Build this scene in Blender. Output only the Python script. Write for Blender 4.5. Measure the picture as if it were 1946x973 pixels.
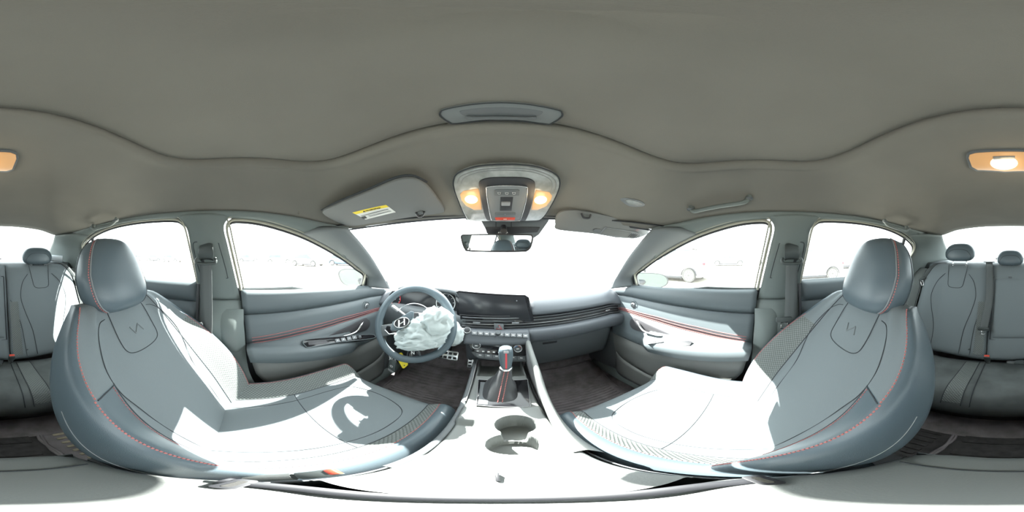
import bpy, bmesh, math, random
from mathutils import Vector as V, Matrix, noise

for o in list(bpy.data.objects):
    bpy.data.objects.remove(o)
SC = bpy.context.scene
COL = SC.collection
random.seed(7)

# ------------------------------------------------------------------ camera (360 degree camera on the centre console)
CAMP = V((-0.006, 0.0, 0.95))
YAW = 4.5                                   # the picture's middle looks this far to the right of the car's nose
cam = bpy.data.cameras.new('camera')
cam.type = 'PANO'
cam.panorama_type = 'EQUIRECTANGULAR'
cam.clip_start = 0.005
cam_o = bpy.data.objects.new('camera', cam)
COL.objects.link(cam_o)
cam_o.location = CAMP
cam_o.rotation_euler = (math.radians(90), 0, math.radians(-YAW))
SC.camera = cam_o

# ------------------------------------------------------------------ world, sun, exposure
w = bpy.data.worlds.new('hazy_sky')
SC.world = w
w.use_nodes = True
nt = w.node_tree
bgn = nt.nodes['Background']
bgn.inputs[0].default_value = (0.90, 0.97, 1.0, 1)
bgn.inputs[1].default_value = 1.0
SUN_AZ, SUN_EL = math.radians(-20.5), math.radians(44.5)
sl = bpy.data.lights.new('sun', 'SUN')
sl.energy = 7.0
sl.angle = math.radians(0.6)
sl.color = (1.0, 0.97, 0.92)
sun = bpy.data.objects.new('sun', sl)
COL.objects.link(sun)
sdir = V((math.cos(SUN_EL) * math.sin(SUN_AZ), math.cos(SUN_EL) * math.cos(SUN_AZ), math.sin(SUN_EL)))
sun.rotation_euler = sdir.to_track_quat('Z', 'Y').to_euler()
sun.location = sdir * 20
vs = SC.view_settings
vs.view_transform = 'Standard'
vs.look = 'None'
vs.gamma = 1
vs.use_curve_mapping = False
vs.exposure = 3.15
SC.cycles.use_denoising = True
SC.cycles.max_bounces = 10
SC.cycles.diffuse_bounces = 5
SC.cycles.glossy_bounces = 4
SC.cycles.transparent_max_bounces = 16
SC.cycles.sample_clamp_indirect = 6.0
SC.cycles.caustics_reflective = False
SC.cycles.caustics_refractive = False

# ------------------------------------------------------------------ measuring helpers: a bearing in the photograph + a known distance -> a point in the car
def ray(px, py):
    a = math.radians((px - 973) / 1946 * 360 + YAW)
    e = math.radians((486.5 - py) / 973 * 180)
    return V((math.cos(e) * math.sin(a), math.cos(e) * math.cos(a), math.sin(e)))
def at(px, py, X=None, Y=None, Z=None, D=None):
    d = ray(px, py)
    if X is not None: t = (X - CAMP.x) / d.x
    elif Y is not None: t = (Y - CAMP.y) / d.y
    elif Z is not None: t = (Z - CAMP.z) / d.z
    else: t = D
    return CAMP + d * t
def hit(px, py, o, n):
    d = ray(px, py)
    return CAMP + d * ((o - CAMP).dot(n) / d.dot(n))

# ------------------------------------------------------------------ materials
MATS = {}
def mat(name, col, rough=0.6, metal=0.0, bump=None, bscale=400.0, bdist=0.001, var=0.0, vscale=8.0, spec=0.5, emit=None, estr=0.0, alpha=None, sheen=0.0, coords='Object', coat=0.0):
    m = bpy.data.materials.new(name)
    m.use_nodes = True
    n = m.node_tree
    L = n.links
    b = n.nodes['Principled BSDF']
    b.inputs['Base Color'].default_value = (*col, 1)
    b.inputs['Roughness'].default_value = rough
    b.inputs['Metallic'].default_value = metal
    b.inputs['Specular IOR Level'].default_value = spec
    if sheen: b.inputs['Sheen Weight'].default_value = sheen
    if coat: b.inputs['Coat Weight'].default_value = coat
    if emit:
        b.inputs['Emission Color'].default_value = (*emit, 1)
        b.inputs['Emission Strength'].default_value = estr
    tc = n.nodes.new('ShaderNodeTexCoord')
    src = tc.outputs[coords]
    if var:
        tx = n.nodes.new('ShaderNodeTexNoise'); tx.inputs['Scale'].default_value = vscale; tx.inputs['Detail'].default_value = 5
        L.new(src, tx.inputs['Vector'])
        mp = n.nodes.new('ShaderNodeMapRange')
        mp.inputs[1].default_value = 0.3; mp.inputs[2].default_value = 0.7
        mp.inputs[3].default_value = 1 - var; mp.inputs[4].default_value = 1 + var
        L.new(tx.outputs[0], mp.inputs[0])
        mx = n.nodes.new('ShaderNodeVectorMath'); mx.operation = 'SCALE'
        mx.inputs[0].default_value = col
        L.new(mp.outputs[0], mx.inputs['Scale'])
        L.new(mx.outputs[0], b.inputs['Base Color'])
    if bump == 'noise':
        tx = n.nodes.new('ShaderNodeTexNoise'); tx.inputs['Scale'].default_value = bscale; tx.inputs['Detail'].default_value = 3
        L.new(src, tx.inputs['Vector'])
        bp = n.nodes.new('ShaderNodeBump'); bp.inputs['Strength'].default_value = 0.5; bp.inputs['Distance'].default_value = bdist
        L.new(tx.outputs[0], bp.inputs['Height']); L.new(bp.outputs[0], b.inputs['Normal'])
    elif bump in ('cells', 'weave', 'ribs'):
        mpn = n.nodes.new('ShaderNodeMapping')
        L.new(tc.outputs['UV'], mpn.inputs['Vector'])
        if bump == 'cells':
            mpn.inputs['Rotation'].default_value = (0, 0, math.radians(45))
            mpn.inputs['Scale'].default_value = (bscale, bscale, bscale)
            tx = n.nodes.new('ShaderNodeTexVoronoi'); tx.inputs['Scale'].default_value = 1; tx.inputs['Randomness'].default_value = 0.0
            L.new(mpn.outputs[0], tx.inputs['Vector']); out = tx.outputs['Distance']
            cr_ = n.nodes.new('ShaderNodeMapRange'); cr_.inputs[1].default_value = 0.25; cr_.inputs[2].default_value = 0.62
            cr_.inputs[3].default_value = 1.15; cr_.inputs[4].default_value = 0.55
            L.new(out, cr_.inputs[0])
            mx = n.nodes.new('ShaderNodeVectorMath'); mx.operation = 'SCALE'; mx.inputs[0].default_value = col
            L.new(cr_.outputs[0], mx.inputs['Scale']); L.new(mx.outputs[0], b.inputs['Base Color'])
            inv = n.nodes.new('ShaderNodeMath'); inv.operation = 'MULTIPLY'; inv.inputs[1].default_value = -1
            L.new(out, inv.inputs[0]); out = inv.outputs[0]
        elif bump == 'weave':
            mpn.inputs['Rotation'].default_value = (0, 0, math.radians(45))
            mpn.inputs['Scale'].default_value = (bscale, bscale, bscale)
            tx = n.nodes.new('ShaderNodeTexVoronoi'); tx.inputs['Scale'].default_value = 1; tx.inputs['Randomness'].default_value = 0.15
            L.new(mpn.outputs[0], tx.inputs['Vector']); out = tx.outputs['Distance']
        else:
            mpn.inputs['Scale'].default_value = (bscale, bscale, bscale)
            tx = n.nodes.new('ShaderNodeTexWave'); tx.inputs['Scale'].default_value = 1
            L.new(mpn.outputs[0], tx.inputs['Vector']); out = tx.outputs['Fac']
        bp = n.nodes.new('ShaderNodeBump'); bp.inputs['Strength'].default_value = 0.8; bp.inputs['Distance'].default_value = bdist
        L.new(out, bp.inputs['Height']); L.new(bp.outputs[0], b.inputs['Normal'])
    MATS[name] = m
    return m

def glass_mat(name, tint, glare, refl=1.0):
    m = bpy.data.materials.new(name); m.use_nodes = True
    n = m.node_tree; n.nodes.clear(); L = n.links
    out = n.nodes.new('ShaderNodeOutputMaterial')
    tr = n.nodes.new('ShaderNodeBsdfTransparent'); tr.inputs[0].default_value = (*tint, 1)
    gl = n.nodes.new('ShaderNodeBsdfGlossy'); gl.inputs['Roughness'].default_value = 0.02
    fr = n.nodes.new('ShaderNodeLayerWeight'); fr.inputs[0].default_value = 0.5
    pw = n.nodes.new('ShaderNodeMath'); pw.operation = 'POWER'; pw.inputs[1].default_value = 5
    L.new(fr.outputs['Facing'], pw.inputs[0])
    ml = n.nodes.new('ShaderNodeMath'); ml.operation = 'MULTIPLY_ADD'; ml.inputs[1].default_value = 0.9 * refl; ml.inputs[2].default_value = 0.06 * refl
    L.new(pw.outputs[0], ml.inputs[0])
    mx = n.nodes.new('ShaderNodeMixShader')
    L.new(ml.outputs[0], mx.inputs[0]); L.new(tr.outputs[0], mx.inputs[1]); L.new(gl.outputs[0], mx.inputs[2])
    last = mx
    if glare:  # translucent layer added to imitate glare washing out the view
        tl = n.nodes.new('ShaderNodeBsdfTranslucent'); tl.inputs[0].default_value = (0.9, 0.88, 0.84, 1)
        tc = n.nodes.new('ShaderNodeTexCoord'); tx = n.nodes.new('ShaderNodeTexNoise'); tx.inputs['Scale'].default_value = 9; tx.inputs['Detail'].default_value = 6
        L.new(tc.outputs['Object'], tx.inputs['Vector'])
        mp = n.nodes.new('ShaderNodeMapRange'); mp.inputs[3].default_value = glare * 0.6; mp.inputs[4].default_value = glare * 1.4
        L.new(tx.outputs[0], mp.inputs[0])
        m2 = n.nodes.new('ShaderNodeMixShader')
        L.new(mp.outputs[0], m2.inputs[0]); L.new(mx.outputs[0], m2.inputs[1]); L.new(tl.outputs[0], m2.inputs[2])
        last = m2
    L.new(last.outputs[0], out.inputs[0])
    MATS[name] = m
    return m

HEAD = mat('headliner_knit', (0.185, 0.177, 0.158), 0.95, bump='noise', bscale=900, bdist=0.0006, var=0.06, vscale=5, spec=0.1)
FAB = mat('seat_fabric', (0.172, 0.195, 0.205), 0.9, bump='weave', bscale=420, bdist=0.0006, spec=0.15)
FABP = mat('seat_fabric_plain', (0.172, 0.195, 0.205), 0.9, bump='noise', bscale=700, bdist=0.0004, spec=0.15)
HONEY = mat('honeycomb_fabric', (0.17, 0.185, 0.18), 0.85, bump='cells', bscale=120, bdist=0.003, spec=0.2)
MARKM = mat('embossed_mark', (0.145, 0.162, 0.168), 0.8)
FABR = mat('soiled_fabric', (0.115, 0.125, 0.125), 0.9, bump='noise', bscale=700, bdist=0.0004, spec=0.15, var=0.25, vscale=9)
LEA = mat('slate_leather', (0.085, 0.112, 0.130), 0.38, bump='noise', bscale=600, bdist=0.0005, spec=0.45)
SEAM = mat('dark_seam', (0.03, 0.035, 0.04), 0.8)
REDTH = mat('red_thread', (0.46, 0.15, 0.14), 0.8)
PIPE = mat('grey_piping', (0.24, 0.25, 0.25), 0.7)
PLAS = mat('dark_plastic', (0.105, 0.115, 0.122), 0.5, bump='noise', bscale=800, bdist=0.0003)
PLASD = mat('black_plastic', (0.022, 0.023, 0.027), 0.5)
DOORM = mat('door_plastic', (0.105, 0.125, 0.135), 0.5, bump='noise', bscale=700, bdist=0.0003)
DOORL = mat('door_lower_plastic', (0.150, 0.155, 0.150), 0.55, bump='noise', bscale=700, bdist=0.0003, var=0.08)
PILL = mat('pillar_trim', (0.135, 0.158, 0.153), 0.62, bump='noise', bscale=900, bdist=0.0002)
PILA = mat('a_pillar_trim', (0.15, 0.165, 0.17), 0.75, bump='noise', bscale=900, bdist=0.0002)
BEZ = mat('dark_bezel', (0.068, 0.066, 0.072), 0.5)
SEALM = mat('pale_door_seal', (0.30, 0.29, 0.24), 0.5)
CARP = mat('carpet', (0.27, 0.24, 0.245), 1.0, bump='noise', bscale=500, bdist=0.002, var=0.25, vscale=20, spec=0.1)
MATR = mat('rubber_mat', (0.24, 0.212, 0.218), 0.75, var=0.3, vscale=14)
MATK = mat('black_rubber_mat', (0.055, 0.05, 0.05), 0.8, var=0.3, vscale=40)
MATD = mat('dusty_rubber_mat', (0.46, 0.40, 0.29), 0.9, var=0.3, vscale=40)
DASH = mat('dash_soft', (0.095, 0.105, 0.118), 0.5, bump='noise', bscale=900, bdist=0.0003)
GLOSSB = mat('gloss_black', (0.012, 0.012, 0.014), 0.12, spec=0.5)
SCREEN = mat('screen_glass', (0.02, 0.021, 0.024), 0.22, spec=0.35)
CHROME = mat('satin_metal', (0.62, 0.62, 0.62), 0.25, metal=1.0)
SILV = mat('silver_paint', (0.36, 0.36, 0.37), 0.38, metal=0.4)
WHITEM = mat('white_print', (0.75, 0.75, 0.75), 0.7)
REDM = mat('red_plastic', (0.62, 0.07, 0.04), 0.4)
REDL = mat('red_line', (0.6, 0.05, 0.06), 0.5)
BLUEM = mat('blue_print', (0.05, 0.2, 0.6), 0.5)
AIRB = mat('airbag_cloth', (0.50, 0.55, 0.55), 0.9, bump='noise', bscale=120, bdist=0.001, spec=0.1)
YEL = mat('yellow_tag', (0.75, 0.58, 0.02), 0.5)
BELT = mat('belt_webbing', (0.125, 0.135, 0.135), 0.8, bump='ribs', bscale=260, bdist=0.0004, spec=0.2)
BELTP = mat('belt_plastic', (0.06, 0.07, 0.07), 0.5)
VISOR = mat('visor_vinyl', (0.17, 0.175, 0.175), 0.85, bump='noise', bscale=900, bdist=0.0003, spec=0.2)
LENS = mat('clear_lens', (0.25, 0.26, 0.255), 0.15, spec=0.7, var=0.15, vscale=60)
LAMPL = mat('lit_lamp_lens', (0.30, 0.20, 0.11), 0.3, emit=(1.0, 0.50, 0.18), estr=0.050)
LAMPB = mat('lit_bulb', (1, 0.9, 0.7), 0.3, emit=(1.0, 0.74, 0.42), estr=0.18)
MIRR = mat('mirror_silver', (0.86, 0.88, 0.88), 0.01, metal=1.0)
GREYB = mat('grey_button', (0.17, 0.18, 0.19), 0.45)
LABY = mat('label_yellow', (0.80, 0.62, 0.05), 0.7)
LABW = mat('label_white', (0.68, 0.68, 0.66), 0.7)
INK = mat('label_ink', (0.05, 0.05, 0.05), 0.7)
CONS = mat('console_plastic', (0.17, 0.18, 0.175), 0.5, bump='noise', bscale=500, bdist=0.0006)
BOOT = mat('shift_boot_leather', (0.06, 0.062, 0.066), 0.45)
PAPER = mat('pale_paper', (0.62, 0.66, 0.70), 0.7)
PAINT = mat('silver_car_paint', (0.13, 0.135, 0.14), 0.3, coat=0.3)
SPAINT = mat('pale_silver_paint', (0.45, 0.46, 0.48), 0.25, coat=0.6)
MHOUS = mat('mirror_housing_plastic', (0.05, 0.052, 0.055), 0.5)
MIRT = mat('tinted_mirror', (0.10, 0.125, 0.125), 0.02, metal=1.0)
WPAINT = mat('white_car_paint', (0.72, 0.72, 0.72), 0.2, coat=0.6)
GPAINT = mat('grey_car_paint', (0.12, 0.13, 0.15), 0.2, coat=0.6)
BPAINT = mat('blue_car_paint', (0.10, 0.16, 0.25), 0.2, coat=0.6)
CARGL = mat('dark_car_glass', (0.04, 0.05, 0.055), 0.08, spec=0.8)
TYRE = mat('tyre_rubber', (0.05, 0.05, 0.05), 0.85)
RIMM = mat('alloy_rim', (0.42, 0.42, 0.43), 0.35, metal=0.5)
TAILL = mat('tail_light_red', (0.5, 0.03, 0.04), 0.25)
GROUND = mat('dusty_gravel', (0.42, 0.40, 0.36), 1.0, bump='noise', bscale=40, bdist=0.01, var=0.12, vscale=1.5, spec=0.1)
GLASS = glass_mat('window_glass', (0.88, 0.93, 0.91), 0.012)
WGLASS = glass_mat('windscreen_glass', (0.90, 0.94, 0.93), 0.05)

# ------------------------------------------------------------------ mesh helpers
def tag(o, label=None, cat=None, group=None, kind=None):
    if label: o['label'] = label
    if cat: o['category'] = cat
    if group: o['group'] = group
    if kind: o['kind'] = kind
    return o
def thing(name, loc, label=None, cat=None, group=None, kind=None):
    o = bpy.data.objects.new(name, None)
    o.empty_display_size = 0.05
    COL.objects.link(o)
    o.location = V(loc)
    return tag(o, label, cat, group, kind)
def wloc(o):
    return o.location.copy() if o.parent is None else V((0, 0, 0))     # part meshes hold car coordinates
def link(name, me, m, parent=None, smooth=True):
    o = bpy.data.objects.new(name, me)
    COL.objects.link(o)
    if m: me.materials.append(m)
    if smooth:
        me.polygons.foreach_set('use_smooth', [True] * len(me.polygons))
    if parent is not None:
        o.parent = parent
        o.matrix_parent_inverse = Matrix.Translation(-wloc(parent))
    return o
def pydata(name, vs_, fs, m, parent=None, smooth=True, uvs=None):
    me = bpy.data.meshes.new(name)
    me.from_pydata([tuple(v) for v in vs_], [], fs)
    if uvs:
        ul = me.uv_layers.new(name='UVMap')
        for lp in me.loops:
            ul.data[lp.index].uv = uvs[lp.vertex_index]
    me.update()
    return link(name, me, m, parent, smooth)
def from_bm(name, bm, m, parent=None, smooth=True, angle=None):
    me = bpy.data.meshes.new(name)
    bmesh.ops.recalc_face_normals(bm, faces=bm.faces)
    bm.to_mesh(me); bm.free()
    o = link(name, me, m, parent, smooth)
    if smooth and angle is not None:
        try: me.set_sharp_from_angle(angle=math.radians(angle))
        except Exception: pass
    return o
def cr(pts, n, closed=False):
    """Catmull-Rom through pts (tuples of any length), about n samples."""
    P = [tuple(p) for p in pts]; k = len(P)
    if closed: Q = [P[-1]] + P + [P[0], P[1]]; segs = k
    else:
        Q = [tuple(2 * a - b for a, b in zip(P[0], P[1]))] + P + [tuple(2 * a - b for a, b in zip(P[-1], P[-2]))]; segs = k - 1
    out = []
    tot = n if closed else n - 1
    for i in range(n):
        f = i / tot * segs
        s = min(int(f), segs - 1); t = f - s
        p0, p1, p2, p3 = Q[s:s + 4]
        out.append(tuple(0.5 * (2 * b + (c - a) * t + (2 * a - 5 * b + 4 * c - d) * t * t + (3 * b - a - 3 * c + d) * t ** 3) for a, b, c, d in zip(p0, p1, p2, p3)))
    return out
def lin(x, xs, ys):
    if x <= xs[0]: return ys[0]
    for i in range(len(xs) - 1):
        if x <= xs[i + 1]:
            t = (x - xs[i]) / (xs[i + 1] - xs[i])
            return ys[i] + (ys[i + 1] - ys[i]) * t
    return ys[-1]
def smo(x, xs, ys):
    if x <= xs[0]: return ys[0]
    for i in range(len(xs) - 1):
        if x <= xs[i + 1]:
            t = (x - xs[i]) / (xs[i + 1] - xs[i]); t = t * t * (3 - 2 * t)
            return ys[i] + (ys[i + 1] - ys[i]) * t
    return ys[-1]
def her(x, xs, ys):
    if x <= xs[0]: return ys[0]
    if x >= xs[-1]: return ys[-1]
    k = len(xs); sl = [(ys[min(i + 1, k - 1)] - ys[max(i - 1, 0)]) / (xs[min(i + 1, k - 1)] - xs[max(i - 1, 0)]) for i in range(k)]
    i = max(j for j in range(k - 1) if xs[j] <= x); h = xs[i + 1] - xs[i]; t = (x - xs[i]) / h
    return (2 * t ** 3 - 3 * t * t + 1) * ys[i] + (t ** 3 - 2 * t * t + t) * h * sl[i] + (-2 * t ** 3 + 3 * t * t) * ys[i + 1] + (t ** 3 - t * t) * h * sl[i + 1]
def grid(name, rows, m, parent=None, close=False, cap=False, thick=0.0, smooth=True, offset=0.0):
    nv = len(rows); nu = len(rows[0])
    vs_ = [V(p) for r in rows for p in r]
    fs = []
    for j in range(nv - 1):
        for i in range(nu if close else nu - 1):
            i2 = (i + 1) % nu
            fs.append((j * nu + i, j * nu + i2, (j + 1) * nu + i2, (j + 1) * nu + i))
    if cap:
        fs.append(tuple(reversed(range(nu)))); fs.append(tuple((nv - 1) * nu + i for i in range(nu)))
    mi = nu // 2; uv = []
    vv = 0.0
    for j in range(nv):
        if j: vv += (V(rows[j][mi]) - V(rows[j - 1][mi])).length
        uu = 0.0
        for i in range(nu):
            if i: uu += (V(rows[j][i]) - V(rows[j][i - 1])).length
            uv.append((uu, vv))
    o = pydata(name, vs_, fs, m, parent, smooth, uv)
    if cap:
        bm = bmesh.new(); bm.from_mesh(o.data); bmesh.ops.recalc_face_normals(bm, faces=bm.faces); bm.to_mesh(o.data); bm.free()
        try: o.data.set_sharp_from_angle(angle=math.radians(50))
        except Exception: pass
    if thick:
        s = o.modifiers.new('thickness', 'SOLIDIFY'); s.thickness = thick; s.offset = offset
    return o
def band(name, c1, c2, n, m, parent=None, steps=6, bulge=(0, 0, 0), thick=0.0, smooth_c=True, offset=0.0):
    a = cr(c1, n) if smooth_c else c1; b = cr(c2, n) if smooth_c else c2
    rows = []
    for k in range(steps + 1):
        t = k / steps; h = math.sin(math.pi * t)
        rows.append([V(p) * (1 - t) + V(q) * t + V(bulge) * h for p, q in zip(a, b)])
    return grid(name, rows, m, parent, thick=thick, offset=offset)
def tube(name, pts, r, m, parent=None, closed=False, seg=8, n=None, flat=1.0, cap=True):
    if n: pts = cr(pts, n, closed)
    P = [V(p) for p in pts]; k = len(P)
    rr = r if isinstance(r, (list, tuple)) else [r] * k
    if len(rr) != k: rr = [lin(i / (k - 1), [j / (len(rr) - 1) for j in range(len(rr))], list(rr)) for i in range(k)]
    rows = []; ref = None
    for i in range(k):
        if closed: d = P[(i + 1) % k] - P[i - 1]
        else: d = P[min(i + 1, k - 1)] - P[max(i - 1, 0)]
        if d.length < 1e-9: d = V((0, 0, 1))
        d.normalize()
        if ref is None:
            ref = V((0, 0, 1)) if abs(d.z) < 0.9 else V((1, 0, 0))
        u = ref - d * ref.dot(d)
        if u.length < 1e-6: u = d.orthogonal()
        u.normalize(); v = d.cross(u); ref = u
        rows.append([P[i] + (u * math.cos(a) * flat + v * math.sin(a)) * rr[i] for a in [2 * math.pi * q / seg for q in range(seg)]])
    if closed: rows.append(rows[0])
    return grid(name, rows, m, parent, close=True, cap=cap and not closed)
def bev(bm, w, seg=2, edges=None):
    bmesh.ops.bevel(bm, geom=edges or bm.edges[:], offset=w, segments=seg, affect='EDGES', profile=0.5, clamp_overlap=True)
def frame(o, right, up):
    r = V(right).normalized(); n = r.cross(V(up)).normalized(); u = n.cross(r).normalized()
    M = Matrix((r, u, n)).transposed().to_4x4(); M.translation = V(o)
    return M
def rbox(name, size, loc, m, parent=None, b=0.003, rot=None, M=None, seg=2):
    bm = bmesh.new(); bmesh.ops.create_cube(bm, size=1)
    bmesh.ops.scale(bm, vec=size, verts=bm.verts)
    if b: bev(bm, min(b, min(size) * 0.49), seg)
    if M is None:
        M = Matrix.Translation(V(loc))
        if rot: M = M @ Matrix.Rotation(rot[2], 4, 'Z') @ Matrix.Rotation(rot[1], 4, 'Y') @ Matrix.Rotation(rot[0], 4, 'X')
    bmesh.ops.transform(bm, matrix=M, verts=bm.verts)
    return from_bm(name, bm, m, parent, True, 40)
def plate(name, pts, nrm, thick, m, parent=None, b=0.0, seg=2):
    """Flat outline pts, facing nrm, going back by thick."""
    bm = bmesh.new(); nrm = V(nrm).normalized()
    f = bm.faces.new([bm.verts.new(V(p)) for p in pts])
    r = bmesh.ops.extrude_face_region(bm, geom=[f])
    bmesh.ops.translate(bm, vec=-nrm * thick, verts=[g for g in r['geom'] if isinstance(g, bmesh.types.BMVert)])
    bmesh.ops.recalc_face_normals(bm, faces=bm.faces)
    if b:
        bm.normal_update()
        es = [e for e in bm.edges if len(e.link_faces) == 2 and e.calc_face_angle(0) > 0.9]
        bev(bm, b, seg, es)
    return from_bm(name, bm, m, parent, True, 35)
def pplate(name, pxs, o, n, thick, m, parent=None, b=0.0, smooth=0, lift=0.0):
    o = V(o); n = V(n).normalized()
    pts = [hit(x, y, o, n) + n * lift for x, y in pxs]
    if smooth: pts = cr(pts, smooth, True)
    return plate(name, pts, n, thick, m, parent, b)
def text(name, body, size, o, right, up, m, parent=None, ext=0.0004):
    c = bpy.data.curves.new(name, 'FONT'); c.body = body; c.size = size; c.extrude = ext
    c.align_x = 'CENTER'; c.align_y = 'CENTER'
    tmp = bpy.data.objects.new(name, c); COL.objects.link(tmp)
    dg = bpy.context.evaluated_depsgraph_get()
    me = bpy.data.meshes.new_from_object(tmp.evaluated_get(dg))
    bpy.data.objects.remove(tmp)
    me.transform(frame(o, right, up))
    me.materials.clear()
    return link(name, me, m, parent, False)
def lathe(name, prof, M, m, parent=None, seg=24, smooth=True):
    rows = [[M @ V((r * math.cos(2 * math.pi * i / seg), r * math.sin(2 * math.pi * i / seg), z)) for i in range(seg)] for r, z in prof]
    return grid(name, rows, m, parent, close=True, cap=True, smooth=smooth)
def ell(n, a, b, ph=0.0):
    return [(a * math.cos(2 * math.pi * i / n + ph), b * math.sin(2 * math.pi * i / n + ph)) for i in range(n)]
def rrect(w_, h_, r, k=5):
    out = []
    for cx, cy, a0 in ((w_ / 2 - r, h_ / 2 - r, 0), (-w_ / 2 + r, h_ / 2 - r, 90), (-w_ / 2 + r, -h_ / 2 + r, 180), (w_ / 2 - r, -h_ / 2 + r, 270)):
        for i in range(k + 1):
            a = math.radians(a0 + 90 * i / k); out.append((cx + r * math.cos(a), cy + r * math.sin(a)))
    return out

# ================================================================== THE SETTING: ground, body shell, headliner, pillars, glass
gb = bmesh.new(); bmesh.ops.create_circle(gb, cap_ends=True, radius=160, segments=64)
bmesh.ops.translate(gb, vec=(0, 0, -0.29), verts=gb.verts)
tag(from_bm('ground', gb, GROUND), 'pale dusty gravel lot outside the car', kind='structure')

def xg(z): return 0.70 - 0.345 * (z - 0.80)          # the side glass leans inwards towards the roof

OUT_R = [(0, .56, 1.087), (.25, .53, 1.084), (.45, .45, 1.070), (.525, .39, 1.060), (.565, .30, 1.075), (.578, .18, 1.092), (.585, .03, 1.104),
         (.585, -.2, 1.114), (.58, -.5, 1.122), (.57, -.75, 1.116), (.545, -.95, 1.10), (.49, -1.08, 1.10), (.38, -1.13, 1.14), (.2, -1.15, 1.16)]
OUT = OUT_R + [(0, -1.155, 1.163)] + [(-x, y, z) for x, y, z in reversed(OUT_R[1:])]
OUTS = cr(OUT, 168, True)
CC = V((0, 0.017))
def inner_r(cx, cy, a=.438, b=.247, p=4.5):
    return 1 / ((abs(cx) / a) ** p + (abs(cy) / b) ** p) ** (1 / p)
ZIN = 1.222
def ceil_pt(P, s):
    d = V((P[0], P[1])) - CC; R = d.length; d /= R
    r0 = inner_r(d.x, d.y); r = r0 + (R - r0) * s
    e = 1.5 - 0.4 * d.y * d.y if d.y < 0 else 1.5 - 0.35 * d.y * d.y
    return V((CC.x + d.x * r, CC.y + d.y * r, ZIN + (P[2] - ZIN) * s ** e))
def ceil_z(x, y):
    d = V((x, y)) - CC; a = math.atan2(d.y, d.x)
    best = min(OUTS, key=lambda P: abs((math.atan2(P[1] - CC.y, P[0] - CC.x) - a + math.pi) % (2 * math.pi) - math.pi))
    D = V((best[0], best[1])) - CC; R = D.length; r0 = inner_r(D.x / R, D.y / R)
    return ceil_pt(best, min(1, max(0, (d.length - r0) / (R - r0)))).z
rows = []
for k, (sc, z) in enumerate(((0.975, 1.245), (0.985, 1.228))):
    r_ = []
    for P in OUTS:
        d = V((P[0], P[1])) - CC; d.normalize(); r = inner_r(d.x, d.y) * sc
        r_.append(V((CC.x + d.x * r, CC.y + d.y * r, z)))
    rows.append(r_)
for s in (0, .015, .04, .07, .12, .18, .25, .33, .42, .52, .62, .72, .82, .91, 1.0):
    rows.append([ceil_pt(P, s) - V((0, 0, .004 * math.exp(-((s - .04) / .03) ** 2))) for P in OUTS])
ceil = grid('ceiling', rows, HEAD, None, close=True, thick=0.012, offset=1.0)
tag(ceil, 'grey knitted headliner curving down to the window frames', kind='structure')
# outer roof skin above it
rr = []
for s in (0, .12, .25, .42, .62, .82, 1.0):
    rr.append([(lambda q: V((q.x * 1.045, CC.y + (q.y - CC.y) * 1.03, q.z + .045 - .03 * s ** 2)))(ceil_pt(P, s)) for P in OUTS])
rr.insert(0, [V((p.x * .5, p.y * .5, 1.274)) for p in rr[0]])
rr.insert(0, [V((p.x * .01, p.y * .01, 1.276)) for p in rr[0]])
tag(grid('wall_top', rr, PAINT, None, close=True, thick=0.01), 'outer skin of the car roof', kind='structure')

# sunroof shade (a sliding panel with its pull handle)
sh = thing('sunroof_shade', (0, .017, 1.24), 'grey fabric sunroof shade with a recessed pull handle at its front edge', 'sunroof shade')
rows = []
for s in (0.001, .3, .6, .8, .9, .95, .98, 1.0):
    rows.append([V((CC.x + math.cos(a) * inner_r(math.cos(a), math.sin(a)) * s * .992, CC.y + math.sin(a) * inner_r(math.cos(a), math.sin(a)) * s * .992,
                  1.243 - .004 * smo(s, (0, .9, 1), (0, 1, -1)))) for a in [2 * math.pi * i / 96 for i in range(96)]])
grid('shade_panel', rows, HEAD, sh, close=True, thick=0.006, offset=1.0)
HC = V((-.003, .234, 1.2285))
pts = [HC + V((x, y, 0)) for x, y in [(-.088, -.008), (-.084, -.020), (-.07, -.026), (0, -.031), (.07, -.026), (.084, -.020), (.088, -.008), (.082, .012), (.07, .021), (0, .018), (-.07, .021), (-.082, .012)]]
hp = plate('handle_plate', cr(pts, 48, True), (0, 0, -1), .008, PILA, sh, .003)
rec = [HC + V((x, y, -.0005)) for x, y in [(-.058, -.012), (-.045, -.017), (0, -.019), (.045, -.017), (.058, -.012), (.046, .006), (0, .005), (-.046, .006)]]
plate('handle_recess', cr(rec, 32, True), (0, 0, -1), .003, PLAS, hp, .0005)
tube('handle_grip', [HC + V((-.052, .004, -.002)), HC + V((-.03, .0085, -.003)), HC + V((.03, .0085, -.003)), HC + V((.052, .004, -.002))], .0045, PLAS, hp, n=16)
tube('handle_rim', [V(p) + V((0, 0, -.0005)) for p in cr(pts, 48, True)], .0012, SEAM, hp, closed=True, seg=6)

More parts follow.
